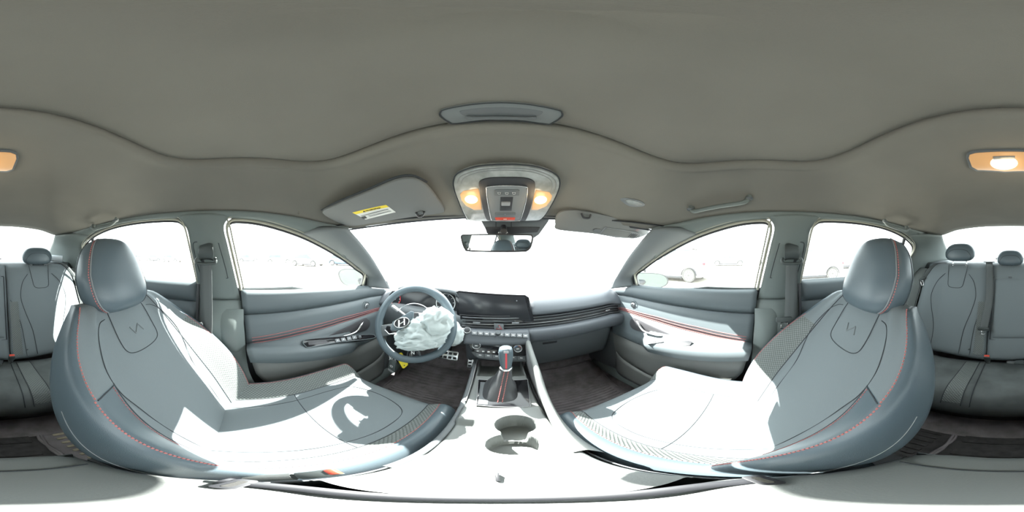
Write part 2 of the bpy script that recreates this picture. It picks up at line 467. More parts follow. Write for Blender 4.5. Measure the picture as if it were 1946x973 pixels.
# --- window outlines in the door plane (y, z)
FW_TOP = [(.63, .778), (.622, .845), (.55, .888), (.465, .935), (.345, .990), (.22, 1.037), (.075, 1.074), (-.02, 1.084), (-.052, 1.076), (-.060, 1.05), (-.048, .99), (-.025, .88), (-.010, .803)]
RW_TOP = [(-.195, .832), (-.212, .98), (-.222, 1.055), (-.236, 1.085), (-.28, 1.100), (-.45, 1.108), (-.62, 1.102), (-.78, 1.075), (-.90, 1.03), (-.93, .985), (-.90, .92), (-.865, .84)]
def side(s, yz, dx=0.0): return [V((s * (xg(z) + dx), y, z)) for y, z in yz]
wn = 0
glass_names = {(-1, 'f'): 'driver door window', (1, 'f'): 'front passenger door window', (-1, 'r'): 'rear left door window', (1, 'r'): 'rear right door window'}
for s in (-1, 1):
    for key, TOP, belt in (('f', FW_TOP, .79), ('r', RW_TOP, .835)):
        wn += 1
        wt = thing('window_%d' % wn, (s * .69, TOP[0][0], .8), 'clear, glare-veiled %s with a pale rubber seal' % glass_names[(s, key)], kind='structure')
        ol = cr(TOP, 60)
        bot = [(TOP[-1][0] + (TOP[0][0] - TOP[-1][0]) * i / 59, TOP[-1][1] + (TOP[0][1] - TOP[-1][1]) * i / 59 - .02) for i in range(60)]
        mid = list(reversed(bot))
        rows = [[V((s * (xg(a[1] * (1 - t) + b[1] * t) + .006), a[0] * (1 - t) + b[0] * t, a[1] * (1 - t) + b[1] * t)) for a, b in zip(ol, mid)] for t in [i / 8 for i in range(9)]]
        grid('pane', rows, GLASS, wt)
        tube('seal', side(s, ol, -.004), .0055, SEALM, wt, seg=8)
        tube('inner_seal', side(s, cr([(y + (.011 if key == 'f' and i > 8 else -.004 if key == 'f' else -.0), z + .011) for i, (y, z) in enumerate(TOP)], 60), -.012), .0035, SEALM, wt, seg=6)
        tube('channel', side(s, [(y, z - .007) for y, z in ol], .004), .006, PLASD, wt, seg=6)
    # roof rail: from window tops to the headliner edge
    edge = [P for P in OUT if P[0] * s > .3 and -.96 < P[1] < .42]
    edge = sorted([(P[0] - s * .004, P[1], P[2] + .006) for P in edge], key=lambda p: -p[1])
    rail = [(.47, .935), (.345, .998), (.22, 1.045), (.075, 1.082), (-.02, 1.094), (-.14, 1.10), (-.30, 1.108), (-.45, 1.116), (-.62, 1.111), (-.78, 1.085), (-.94, 1.04)]
    o = band('trim_%d' % (1 if s < 0 else 2), [V((s * (xg(z) + .004), y, z)) for y, z in rail], edge, 50, PILL, None, 5, (-s * .006, 0, -.004), thick=.016, offset=0)
    tag(o, 'grey roof rail trim above the %s doors' % ('left' if s < 0 else 'right'), kind='structure')
    # A pillar
    outer = [(s * xg(.795) , .66, .772), (s * xg(.85), .635, .848), (s * xg(.935), .472, .943), (s * xg(.99), .352, .998), (s * xg(1.037), .225, 1.046)]
    inner = [(s * .648, .80, .745), (s * .628, .735, .81), (s * .580, .585, .935), (s * .548, .475, 1.01), (s * .524, .385, 1.062)]
    o = band('trim_%d' % (3 if s < 0 else 4), outer, inner, 30, PILA, None, 8, (-s * .018, -.012, 0.004), thick=.02, offset=0)
    tag(o, 'pale grey windscreen pillar trim beside the %s' % ('steering wheel' if s < 0 else 'front passenger dash'), kind='structure')
    # mirror sail triangle
    p_ = [(.632, .766), (.624, .842), (.66, .83), (.735, .78), (.79, .742), (.72, .752)]
    o = plate('trim_%d' % (5 if s < 0 else 6), [V((s * (xg(z) + .002), y, z)) for y, z in p_], (-s, 0, 0), .02, PLAS, None, .002)
    tag(o, 'dark triangular mirror sail at the %s window corner' % ('driver' if s < 0 else 'front passenger'), kind='structure')
    # B pillar: upper trim, belt slider plate and lower cover
    bp = thing('trim_%d' % (7 if s < 0 else 8), (s * .66, -.1, .1), 'grey-green centre pillar trim between the %s doors' % ('left' if s < 0 else 'right'), kind='structure')
    fe = [(-.045, 1.10), (-.072, 1.06), (-.060, .99), (-.037, .88), (-.012, .757)]
    re_ = [(-.25, 1.11), (-.212, 1.06), (-.204, .99), (-.192, .88), (-.186, .757)]
    band('upper_trim', [V((s * (xg(z) - .008), y, z)) for y, z in fe], [V((s * (xg(z) - .008), y, z)) for y, z in re_], 24, PILL, bp, 8, (-s * .014, 0, 0), thick=.012)
    fl = [(.705, -.008, .760), (.690, -.006, .72), (.664, .004, .62), (.655, .012, .48), (.66, .03, .36), (.67, .07, .22), (.66, .10, .10)]
    rl = [(.703, -.190, .760), (.690, -.190, .72), (.668, -.192, .62), (.665, -.195, .48), (.665, -.20, .36), (.66, -.22, .22), (.65, -.24, .10)]
    band('lower_trim', [(s * x, y, z) for x, y, z in fl], [(s * x, y, z) for x, y, z in rl], 24, PILL, bp, 10, (-s * .022, 0, 0), thick=.01)
    rows = []
    for j in range(13):
        z = .725 - (.725 - .44) * j / 12
        e = max(0, 1 - abs((z - .6) / .138) ** 2.5) ** 1.3
        rows.append([(s * (.674 - .050 * e * max(0, 1 - abs((y + .048) / .068) ** 2.5) ** 1.2), y, z) for y in [-.116 + .118 * i / 14 for i in range(15)]])
    grid('bulge', rows, PILL, bp)
    tube('joint', [(s * .698, -.008, .757), (s * .684, -.1, .757), (s * .698, -.188, .757)], .0016, SEAM, bp, n=14, seg=6)
    ins = [(-.190, 1.0), (-.150, 1.003), (-.098, 1.0), (-.088, .98), (-.064, .875), (-.072, .860), (-.16, .860), (-.172, .872), (-.188, .95)]
    pl = plate('slider_plate', [V((s * (xg(z) - .024), y, z)) for y, z in ins], (-s, 0, -.3), .012, PILL, bp, .003)
    tube('slider_gap', [V((s * (xg(z) - .022), y, z)) for y, z in cr(ins, 50, True)], .0018, SEAM, bp, closed=True, seg=6)
    slot = [(y * .030 - .137, z * .055 + .95) for y, z in ell(20, 1, 1)]
    plate('slider_slot', [V((s * (xg(z) - .0255), y, z)) for y, z in slot], (-s, 0, -.3), .004, PLASD, pl)
    rbox('airbag_mark', (.002, .016, .004), (s * (xg(1.045) - .0205), -.13, 1.045), PLAS, bp, .0005)
    # C pillar trim and rear quarter
    o1 = [(s * (xg(1.09) ), -.80, 1.085), (s * xg(1.03), -.915, 1.035), (s * xg(.985), -.945, .985), (s * xg(.92), -.915, .92), (s * xg(.83), -.88, .82), (s * .68, -.86, .60)]
    o2 = [(s * .49, -1.09, 1.105), (s * .53, -1.22, 1.06), (s * .565, -1.38, 1.0), (s * .60, -1.55, .93), (s * .61, -1.62, .885), (s * .60, -1.5, .60)]
    o = band('trim_%d' % (9 if s < 0 else 10), o1, o2, 30, PILL, None, 10, (-s * .02, 0, .0), thick=.02)
    tag(o, 'grey rear pillar trim beside the rear window on the %s' % ('left' if s < 0 else 'right'), kind='structure')
    # outer body side below the belt line
    rows = []
    for j, (x, z) in enumerate([(.712, .81), (.75, .775), (.80, .68), (.82, .5), (.81, .3), (.80, .1), (.77, -.08), (.70, -.12)]):
        rows.append([(s * x, 1.25 - 2.95 * i / 20, z + (.03 if i > 9 and j < 2 else -.03 if i < 7 and j < 2 else 0)) for i in range(21)])
    o = grid('wall_left' if s < 0 else 'wall_right', rows, PAINT, None, thick=.008)
    tag(o, 'outer body side of the car on the %s' % ('driver side' if s < 0 else 'passenger side'), kind='structure')

# windscreen and rear window
def arc(yc, zc, ye, ze, xe, n=31, p=2.0):
    return [(xe * (2 * i / (n - 1) - 1), yc + (ye - yc) * abs(2 * i / (n - 1) - 1) ** p, zc + (ze - zc) * abs(2 * i / (n - 1) - 1) ** p) for i in range(n)]
ta = arc(.585, 1.098, .40, 1.062, .545, p=2.2); ba = arc(1.20, .715, .84, .735, .672, p=2.2)
rows = [[V(a) * (1 - t) + V(b) * t + V((0, .02, .03)) * math.sin(math.pi * t) for a, b in zip(ta, ba)] for t in [i / 10 for i in range(11)]]
wt = thing('window_5', (0, 1.0, .72), 'large sloping windscreen glass with glare haze mixed in', kind='structure')
grid('pane', rows, WGLASS, wt)
grid('ceramic_border', [[V(p) + V((0, -.002, -.002)) for p in rows[0]], [V(p) + V((0, -.002, -.002)) for p in [V(a) * .985 + V(b) * .015 for a, b in zip(rows[0], rows[-1])]]], PLASD, wt)
rows = [[(x, y * 1.0, z) for x, y, z in r] for r in [[V(a) * (1 - t) + V(b) * t + V((0, 0, .03)) * math.sin(math.pi * t) for a, b in zip(arc(-1.165, 1.17, -1.09, 1.105, .50, p=4), arc(-1.72, .905, -1.60, .90, .625, p=2))] for t in [i / 10 for i in range(11)]]]
hd = [(x, .555 - .20 * (abs(x) / .53) ** 2.3 - .004, 1.092 - .022 * (abs(x) / .53) ** 2.3) for x in [-.545 + 1.09 * i / 30 for i in range(31)]]
tag(grid('trim_16', [hd, [(a[0], (a[1] + b[1]) / 2, max(a[2], b[2]) + .012) for a, b in zip(hd, ta)], [V(p) + V((0, .012, .004)) for p in ta]], PLASD, None, thick=.004), 'black strip along the windscreen header', kind='structure')
wt = thing('window_6', (0, -1.4, .9), 'wide sloping rear window behind the back seat', kind='structure')
grid('pane', rows, GLASS, wt)
# bonnet, cowl, boot lid
rows = [[(x * wd, y, z - .05 * (x * 1.0) ** 2) for x in [i / 10 - 1 for i in range(21)]] for y, z, wd in ((.90, .66, .76), (1.05, .685, .75), (1.17, .695, .75), (1.4, .69, .78), (1.8, .65, .80), (2.1, .56, .78), (2.25, .42, .72))]
tag(grid('wall_front', rows, PAINT, None, thick=.01), 'light silver bonnet ahead of the windscreen', kind='structure')
rows = [[(x * wd, y, z) for x in [i / 10 - 1 for i in range(21)]] for y, z, wd in ((-1.66, .885, .63), (-1.85, .89, .68), (-2.1, .87, .70), (-2.2, .75, .72), (-2.22, .2, .72))]
tag(grid('wall_rear', rows, PAINT, None, thick=.01), 'light silver boot lid behind the rear window', kind='structure')
# parcel shelf
rows = [[(x * .63, y, z) for x in [i / 10 - 1 for i in range(21)]] for y, z in ((-1.10, .86), (-1.13, .893), (-1.3, .905), (-1.55, .905), (-1.72, .90))]
tag(grid('trim_11', rows, PLAS, None, thick=.012), 'dark parcel shelf behind the back seat', kind='structure')
tag(rbox('trim_12', (.30, .03, .022), (0, -1.62, .925), PLASD, None, .006), 'high-mounted brake lamp housing on the parcel shelf', kind='structure')
# floor pan, toe board, sills, rear bulkhead
fr = []
for y, z in ((1.20, .55), (1.12, .30), (1.02, .12), (.86, .02), (.5, 0), (-.3, 0), (-.45, .01), (-.52, .05), (-.60, .12), (-.75, .13), (-1.1, .15), (-1.2, .85)):
    fr.append([(x, y, z) for x in [-.74 + 1.48 * i / 24 for i in range(25)]])
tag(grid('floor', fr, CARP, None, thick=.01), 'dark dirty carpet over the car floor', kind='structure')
for s in (-1, 1):
    o = band('baseboard_left' if s < 0 else 'baseboard_right', [(s * .60, .95, .10), (s * .60, .3, .085), (s * .60, -.3, .085), (s * .60, -.85, .10)], [(s * .72, .95, .16), (s * .72, .3, .15), (s * .72, -.3, .15), (s * .72, -.85, .16)], 20, PILL, None, 5, (0, 0, .025), thick=.012)
    tag(o, 'grey sill trim below the %s doors' % ('left' if s < 0 else 'right'), kind='structure')
    o = band('trim_%d' % (13 if s < 0 else 14), [(s * .668, 1.14, .70), (s * .668, .95, .69), (s * .675, .74, .66)], [(s * .62, 1.14, .0), (s * .615, .95, .05), (s * .640, .72, .09)], 12, PLAS, None, 4, thick=.01)
    tag(o, 'dark kick panel at the front of the %s footwell' % ('driver' if s < 0 else 'passenger'), kind='structure')
tag(band('trim_15', [(-.74, 1.16, .72), (.74, 1.16, .72)], [(-.74, 1.16, .1), (.74, 1.16, .1)], 12, PLASD, None, 4, thick=.02), 'black bulkhead behind the dashboard', kind='structure')

# ================================================================== DOORS
def yrear(z): return smo(z, (.13, .20, .28, .40, .58, .80), (.24, .18, .10, .047, .012, -.008))
ZB = lambda y: lin(y, (-.01, .3, .65, .83), (.800, .792, .772, .735))
def lv(yzx, n=34, yf=.80):
    """one level line of the door card: (y, z, x) controls re-sampled from the rear edge to the front edge"""
    ys = [p[0] for p in yzx]
    out = []
    y0 = yrear(yzx[0][1])
    for i in range(n):
        y = y0 + (yf - y0) * i / (n - 1)
        out.append((smo(y, ys, [p[2] for p in yzx]), y, lin(y, ys, [p[1] for p in yzx])))
    return out
DL = {
 0: [(-.01, .797, .715), (.3, .789, .715), (.65, .769, .712), (.83, .732, .70)],
 1: [(-.01, .803, .694), (.3, .795, .694), (.65, .775, .692), (.83, .738, .68)],
 2: [(-.01, .785, .682), (.3, .778, .682), (.65, .760, .68), (.83, .730, .67)],
 3: [(-.01, .735, .680), (.3, .738, .680), (.65, .735, .678), (.83, .715, .668)],
 4: [(-.01, .694, .688), (.3, .702, .688), (.65, .706, .684), (.83, .695, .672)],
 5: [(-.01, .690, .678), (.3, .698, .678), (.65, .702, .676), (.83, .690, .668)],
 6: [(-.01, .640, .672), (.3, .668, .672), (.65, .672, .670), (.83, .665, .665)],
 7: [(0, .583, .670), (.235, .618, .670), (.454, .634, .668), (.69, .632, .666), (.83, .62, .662)],
 8: [(0, .553, .668), (.235, .585, .668), (.454, .605, .668), (.69, .614, .666), (.83, .605, .662)],
 9: [(0, .556, .655), (.235, .560, .660), (.454, .560, .664), (.69, .575, .664), (.83, .57, .66)],
 10: [(0, .560, .640), (.2, .545, .640), (.47, .515, .645), (.56, .51, .660), (.83, .50, .660)],
 11: [(0, .563, .610), (.05, .556, .607), (.3, .525, .604), (.48, .495, .606), (.56, .485, .650), (.83, .475, .655)],
 12: [(0, .548, .601), (.3, .508, .598), (.48, .478, .600), (.56, .47, .648), (.83, .465, .655)],
 13: [(0, .500, .603), (.3, .458, .602), (.46, .438, .606), (.56, .435, .648), (.83, .44, .655)],
 14: [(0, .488, .645), (.3, .446, .648), (.46, .428, .652), (.56, .425, .655), (.83, .43, .655)],
 15: [(.05, .38, .652), (.3, .36, .655), (.56, .35, .655), (.83, .35, .65)],
 16: [(.10, .25, .650), (.3, .24, .650), (.56, .24, .650), (.83, .25, .645)],
 17: [(.2, .15, .648), (.3, .15, .648), (.56, .15, .648), (.83, .16, .645)],
}
dn = 0
for s in (-1, 1):
    dn += 1
    who = 'driver' if s < 0 else 'front passenger'
    D = thing('door_%d' % dn, (s * .69, .4, .13), 'dark grey %s door card with three pink stitched lines and an armrest' % who, kind='structure')
    LV = {k: [V((s * x, y, z)) for x, y, z in lv(v)] for k, v in DL.items()}
    grid('upper_panel', [LV[k] for k in (0, 1, 2, 3, 4)], DOORM, D, thick=.006)
    grid('insert_panel', [LV[k] for k in (4, 5, 6, 7, 8)], DOORM, D, thick=.006)
    arm = grid('armrest', [LV[k] for k in (8, 9, 10, 11, 12, 13, 14)], DOORM, D, thick=.006)
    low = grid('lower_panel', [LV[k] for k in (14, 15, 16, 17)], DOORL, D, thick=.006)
    tube('panel_groove', [p + V((-s * .002, 0, 0)) for p in LV[4]], .0022, SEAM, D, seg=6)
    for t in (0.05, .5, .95):
        tube('stitch_line', [(a * (1 - t) + b * t) + V((-s * .0045, 0, 0)) for a, b in zip(LV[7], LV[8])][1:-2], .0012, REDTH, D, seg=6)
    # map pocket: a scooped bin standing proud of the lower panel
    c_top = [(.640, .11, .325), (.612, .15, .318), (.597, .24, .298), (.600, .30, .262), (.604, .36, .245), (.608, .5, .262), (.615, .66, .288), (.64, .74, .30)]
    c_bot = [(.640, .24, .13), (.615, .26, .13), (.600, .32, .13), (.60, .38, .13), (.603, .44, .13), (.607, .54, .13), (.615, .67, .13), (.64, .74, .13)]
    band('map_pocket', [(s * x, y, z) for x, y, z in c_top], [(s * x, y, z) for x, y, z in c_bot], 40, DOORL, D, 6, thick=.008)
    # inside handle in its black bezel
    bez = [(.62, .585), (.60, .592), (.50, .575), (.38, .552), (.345, .540), (.40, .535), (.50, .522), (.60, .515), (.635, .53), (.64, .56)]
    bz = plate('handle_bezel', [V((s * (.6545 - .04 * max(0, .545 - z)), y, z)) for y, z in cr(bez, 40, True)], (-s, 0, 0), .010, BEZ, D, .0015)
    tube('door_handle', [(s * .652, .585, .577), (s * .644, .565, .572), (s * .640, .54, .548), (s * .640, .51, .536), (s * .640, .45, .536), (s * .646, .42, .537)], [.004, .006, .006, .006, .0055, .003], CHROME, D, n=26, flat=.55)
    # tweeter / lock knob
    M = frame((s * .672, .62, .662), (0, -s, 0), (0, 0, 1))
    tw = lathe('tweeter_ring', [(.001, .003), (.022, .003), (.026, .007), (.029, .006), (.031, 0), (.031, -.006)], M, DOORM, D, 32)
    lathe('tweeter_cap', [(.001, .012), (.012, .011), (.017, .007), (.018, .002)], M @ Matrix.Translation((-.004 * s, .002, 0)), PLAS, tw, 24)
    tube('chrome_hook', [M @ V((x, y, .012)) for x, y in [(-.013, -.006), (-.011, .006), (-.002, .013), (.010, .011)]], .0022, CHROME, tw, n=14, seg=6)
    if s < 0:
        nsw = V((.50, .08, .86)).normalized(); osw = V((-.625, .35, .532))
        pp = [(575, 651), (585, 646), (640, 641), (700, 637), (712, 640), (704, 645), (640, 652), (590, 661), (580, 659)]
        sw = pplate('switch_panel', pp, osw, nsw, .012, GLOSSB, D, .0015, smooth=40, lift=.006)
        pplate('pull_cup', [(584, 650), (617, 648), (626, 653), (586, 657)], osw, nsw, .003, BEZ, sw, .0005, lift=.0075)
        tube('panel_rim', [hit(x, y, osw, nsw) + nsw * .006 for x, y in cr(pp, 48, True)], .0022, DOORM, sw, closed=True, seg=6)
        for k, (x, y) in enumerate(((640, 650.5), (651, 648.5), (662, 646.5), (672, 644.5))):
            b = pplate('window_switch', [(x - 5, y - 4), (x + 3, y - 5), (x + 5, y + 1), (x - 3, y + 2.5)], osw, nsw, .008, GREYB, sw, .001, lift=.012)
            pplate('switch_mark', [(x - 1, y - 2), (x + 1, y - 2), (x + 1, y - 1), (x - 1, y - .5)], osw, nsw, .0005, WHITEM, b, lift=.0125)
        lathe('mirror_knob', [(.001, .012), (.007, .011), (.008, 0)], frame(hit(683, 643, osw, nsw) + nsw * .006, (1, 0, 0), V((0, 1, 0))), GREYB, sw, 16)
    else:
        nsw = V((-.50, .10, .86)).normalized(); osw = V((.625, .32, .530))
        pc = pplate('pull_cup', [(1272, 656), (1277, 650), (1310, 649), (1317, 651), (1312, 658), (1290, 659)], osw, nsw, .004, PLASD, D, .0005, lift=.008)
        sw = pplate('switch_panel', [(1228, 650), (1258, 646), (1262, 651), (1232, 655)], osw, nsw, .010, PLAS, D, .001, lift=.007)
        pplate('window_switch', [(1238, 650.5), (1246, 649), (1247, 651.5), (1239, 653)], osw, nsw, .006, PLASD, sw, .0008, lift=.010)
# rear doors
for s in (-1, 1):
    dn += 1
    D = thing('door_%d' % dn, (s * .69, -.5, .13), 'dark grey rear %s door card seen behind the front seat' % ('left' if s < 0 else 'right'), kind='structure')
    prof = [(.715, .832), (.694, .838), (.680, .818), (.676, .78), (.684, .748), (.676, .742), (.668, .69), (.666, .63), (.660, .60), (.625, .575), (.615, .555), (.618, .51), (.655, .495), (.660, .35), (.655, .14)]
    rows = [[(s * x, -.195 - .68 * i / 20, z) for i in range(21)] for x, z in prof]
    grid('upper_panel', rows[:5], DOORM, D, thick=.006)
    grid('insert_panel', rows[4:9], DOORM, D, thick=.006)
    grid('armrest', rows[8:13], DOORM, D, thick=.006)
    grid('lower_panel', rows[12:], DOORL, D, thick=.006)
    tube('panel_groove', [(s * .681, -.2, .746), (s * .681, -.86, .746)], .002, SEAM, D, seg=6)
    tube('door_edge', [(s * .672, -.188, .83), (s * .660, -.19, .7), (s * .655, -.19, .4)], .006, PLASD, D, n=10, seg=6)
    tube('door_handle', [(s * .66, -.34, .66), (s * .648, -.36, .655), (s * .646, -.45, .640), (s * .66, -.47, .638)], .005, CHROME, D, n=14)
    tube('quarter_bar', [V((s * (xg(1.06) - .002), -.80, 1.062)), V((s * (xg(.84) - .002), -.80, .838))], .011, PLASD, D, seg=8)

# ================================================================== DOOR MIRRORS
for s in (-1, 1):
    px = [(642, 519), (655, 510), (694, 515), (701, 530), (697, 545), (680, 546), (652, 540)] if s < 0 else [(1204, 521), (1212, 518), (1255, 520), (1270, 530), (1266, 543), (1232, 552), (1212, 549)]
    o0 = V((s * .87, .72, .80)); nn = V((-s * .25, -1, .05)).normalized()
    c = V((0, 0, 0))
    t = thing('door_mirror', (s * .84, .70, .72), '%s door mirror outside the %s window' % (('pale left', 'driver') if s < 0 else ('pale right', 'passenger')), 'mirror')
    outl = cr([hit(x, y, o0, nn) for x, y in px], 32, True)
    cen = sum((V(p) for p in outl), V((0, 0, 0))) / len(outl)
    rows = []
    for sc, dp in ((.86, .0), (.97, -.004), (1.0, .006), (1.02, .03), (.98, .07), (.8, .10), (.45, .12), (.05, .125)):
        rows.append([cen + (V(p) - cen) * sc - nn * dp for p in outl])
    grid('housing', rows, MHOUS, t, close=True)
    plate('mirror_glass', [cen + (V(p) - cen) * .90 + nn * .001 for p in outl], nn, .003, MIRT, t)
    tube('mirror_arm', [(s * .71, .68, .77), (s * .76, .70, .765), cen - nn * .05], .022, PLASD, t, n=10)

# ================================================================== FRONT SEATS
def dashes(name, pts, r, m, parent, dash=.0042, gap=.0028, n=None):
    if n: pts = cr(pts, n)
    P = [V(p) for p in pts]; seg = []; carry = 0.0; on = True; cur = [P[0]]
    rem = dash
    for a, b in zip(P, P[1:]):
        L_ = (b - a).length; pos = 0.0
        while L_ - pos > rem:
            pos += rem; q = a + (b - a) * (pos / L_)
            if on: cur.append(q); seg.append(cur); cur = None
            else: cur = [q]
            on = not on; rem = dash if on else gap
        rem -= (L_ - pos)
        if on and cur is not None: cur.append(b)
    vs_, fs = [], []
    for c in seg:
        a, b = c[0], c[-1]; d = b - a
        if d.length < 1e-5: continue
        d.normalize(); u = d.orthogonal().normalized(); v = d.cross(u); k = len(vs_)
        for p in (a, b):
            for i in range(4):
                an = math.pi / 2 * i + .78; vs_.append(p + (u * math.cos(an) + v * math.sin(an)) * r)
        for i in range(4): fs.append((k + i, k + (i + 1) % 4, k + 4 + (i + 1) % 4, k + 4 + i))
        fs.append((k, k + 3, k + 2, k + 1)); fs.append((k + 4, k + 5, k + 6, k + 7))
    return pydata(name, vs_, fs, m, parent, False)
SPINE = [(0, -.035, .27), (.15, -.055, .34), (.35, -.105, .47), (.55, -.172, .59), (.75, -.248, .705), (.9, -.305, .79), (1.0, -.340, .838)]
def make_seat(s, xc, yb, yfront, zc0, label, y1):
    S_ = thing('car_seat', (s * xc, .1, .05), label, 'car seat', 'front seats')
    ts = [p[0] for p in SPINE]
    def spine(t):
        t = max(0, min(1, t))
        i = max(k for k in range(len(ts) - 1) if ts[k] <= t)
        p = cr([(a, b) for _, a, b in SPINE], 121)
        # uniform resample by t
        f = (i + (t - ts[i]) / (ts[i + 1] - ts[i])) / (len(ts) - 1) * 120
        k = min(int(f), 119); e = f - k
        y = p[k][0] * (1 - e) + p[k + 1][0] * e; z = p[k][1] * (1 - e) + p[k + 1][1] * e
        d = V((p[k + 1][0] - p[k][0], p[k + 1][1] - p[k][1])).normalized()
        return y + yb, z, d
    cache = {}
    def bk(t, idx, lift=0.0):
        """point on the backrest: t up the back, idx round the section (negative = towards the console)"""
        if t not in cache: cache[t] = spine(t)
        y, z, d = cache[t]
        w_ = her(t, (0, .2, .4, .6, .75, .87, 1), (.215, .235, .25, .25, .234, .198, .140))
        b = her(t, (0, .15, .38, .6, .8, 1), (.055, .085, .095, .072, .03, .0))
        T = lin(t, (0, .3, .6, 1), (.055, .075, .095, .075))
        pr = [(0, 0), (.30, 0), (.54, .003), (.66, .012 + .15 * b), (.80, .70 * b), (.92, b), (1.0, .8 * b), (1.03, .2 * b - .02), (1.01, -.55 * T), (.85, -T), (0, -T - .015)]
        sg = -1 if idx < 0 else 1; q = abs(idx); k = min(int(q), 9); e = q - k
        def P(j): return pr[j] if 0 <= j <= 10 else ((-pr[-j][0], pr[-j][1]) if j < 0 else (-pr[20 - j][0], pr[20 - j][1]))
        p0, p1, p2, p3 = P(k - 1), P(k), P(k + 1), P(k + 2)
        a, dd = [.5 * (2 * B + (C - A) * e + (2 * A - 5 * B + 4 * C - D_) * e * e + (3 * B - A - 3 * C + D_) * e ** 3) for A, B, C, D_ in zip(p0, p1, p2, p3)]
        if t > .92:
            f = math.sqrt(max(0, 1 - ((t - .92) / .08) ** 2)); dd = -T / 2 + (dd + T / 2) * f
        x = xc + sg * a * w_; dd += lift
        return V((s * x, y + d.y * dd, z - d.x * dd))
    def patch(name, t0, t1, i0, i1, m, nt=26, ni=10):
        return grid(name, [[bk(t0 + (t1 - t0) * j / nt, i0 + (i1 - i0) * i / ni) for i in range(ni + 1)] for j in range(nt + 1)], m, S_)
    patch('backrest', 0, 1, -2.7, 2.7, FAB, 40, 20)
    patch('back_bolster', 0, .66, -2.7, -5, LEA)
    patch('back_shoulder', .66, 1, -2.7, -5, FAB, 14)
    patch('back_bolster', 0, .72, 2.7, 4.9, HONEY)
    patch('back_shoulder', .72, 1, 2.7, 4.9, FABP, 14)
    patch('back_side', 0, 1, -5, -8.6, LEA, 36, 14)
    patch('back_side', 0, 1, 4.9, 8.6, LEA, 36, 14)
    grid('back_shell', [[bk(j / 36, i) for i in [8.6, 9, 9.4, 9.7, 10]] + [bk(j / 36, -i) for i in [9.7, 9.4, 9, 8.6]] for j in range(37)], PLAS, S_)
    T_ = lambda t0, t1, f, n=40: [bk(t0 + (t1 - t0) * i / n, f(t0 + (t1 - t0) * i / n)) for i in range(n + 1)]
    dashes('red_stitching', [p for p in T_(.66, .965, lambda t: -4.9)], .0016, REDTH, S_)
    dashes('red_stitching', [p for p in T_(.0, .66, lambda t: -3.0)], .0016, REDTH, S_)
    dashes('red_stitching', [p for p in T_(.0, .66, lambda t: -5.0)], .0016, REDTH, S_)
    dashes('red_stitching', [bk(.655, -2.7 - 2.3 * i / 12) for i in range(13)], .0015, SEAM, S_, .01, .0001)
    tube('seam', T_(0, .985, lambda t: 2.7), .0015, SEAM, S_, seg=5)
    tube('seam', T_(0, .66, lambda t: -2.7), .0015, SEAM, S_, seg=5)
    tube('seam', T_(0.0, .74, lambda t: 4.9), .0011, REDTH, S_, seg=5)
    tube('seam', T_(0, .62, lambda t: -6.9, 50), .0009, PIPE, S_, seg=5)
    # contour seams and the tab under the headrest
    for sg in (-1, 1):
        tube('seam', cr([tuple(bk(t, sg * i, .0012)) for t, i in ((.05, 1.75), (.3, 1.75), (.5, 1.9), (.62, 2.5), (.72, 2.9), (.82, 2.75), (.87, 2.2), (.885, 1.65))], 50), .0010, SEAM, S_, seg=5)
    tube('tab_seam', cr([tuple(bk(t, i, .0010)) for t, i in ((.985, -1.55), (.9, -1.35), (.78, -1.1), (.735, -.95), (.715, -.6), (.71, 0), (.715, .6), (.735, .95), (.78, 1.1), (.9, 1.35), (.985, 1.55))], 60), .0011, SEAM, S_, seg=5)
    ctr, up_ = bk(.80, 0), (bk(.84, 0) - bk(.76, 0)).normalized()
    nrm = V((0, up_.z, -up_.y))
    for pts in ([(-.024, -.012), (-.013, .012)], [(-.013, .012), (.011, -.012)], [(.011, -.012), (.022, .012)]):
        tube('stitched_n_mark', [ctr + V((x, 0, 0)) + up_ * y + nrm * .0004 for x, y in pts], .0022, MARKM, S_, seg=6)
    # headrest
    hc = V((s * (xc - .004), -.365 + yb, .893)); til = math.radians(13)
    def hr(u, v, k=1.0):
        """u: longitude (0 = front), v: latitude"""
        cv, sv = math.cos(v), math.sin(v)
        ex = lambda c, e: math.copysign(abs(c) ** e, c)
        x = .121 * k * ex(cv, .55) * ex(math.sin(u), .70); y = .062 * k * ex(cv, .55) * ex(math.cos(u), .75); z = .112 * k * ex(sv, .72)
        x *= 1 - .24 * (z / .112) * (1 if z > 0 else .25)
        y += -.020 * (z / .112) if z < 0 else -.006 * z / .112
        y2 = y * math.cos(til) - z * math.sin(til); z2 = y * math.sin(til) + z * math.cos(til)
        return hc + V((x, y2, z2))
    lat = [-1.5705 + 3.141 * j / 28 for j in range(29)]
    grid('headrest', [[hr(-1.02 + 2.04 * i / 24, v) for i in range(25)] for v in lat], LEA, S_)
    grid('headrest_side', [[hr(1.02 + (2 * math.pi - 2.04) * i / 36, v) for i in range(37)] for v in lat], LEA, S_)
    for sg in (-1, 1):
        tube('headrest_piping', [hr(sg * 1.02, v, 1.003) for v in lat[4:-3]], .0022, SEAM if sg * s > 0 else GREYB, S_, seg=6)
        dashes('red_stitching', [hr(sg * 1.10, v, 1.006) for v in lat[4:-3]], .0016, REDTH, S_)
        tube('headrest_seam', [hr(sg * 1.75, v, 1.002) for v in lat[4:-4]], .0014, SEAM, S_, seg=5)
        tube('headrest_post', [(hc.x + sg * .055, hc.y - .01, hc.z - .05), (hc.x + sg * .055, hc.y + .03, .79)], .006, CHROME, S_)
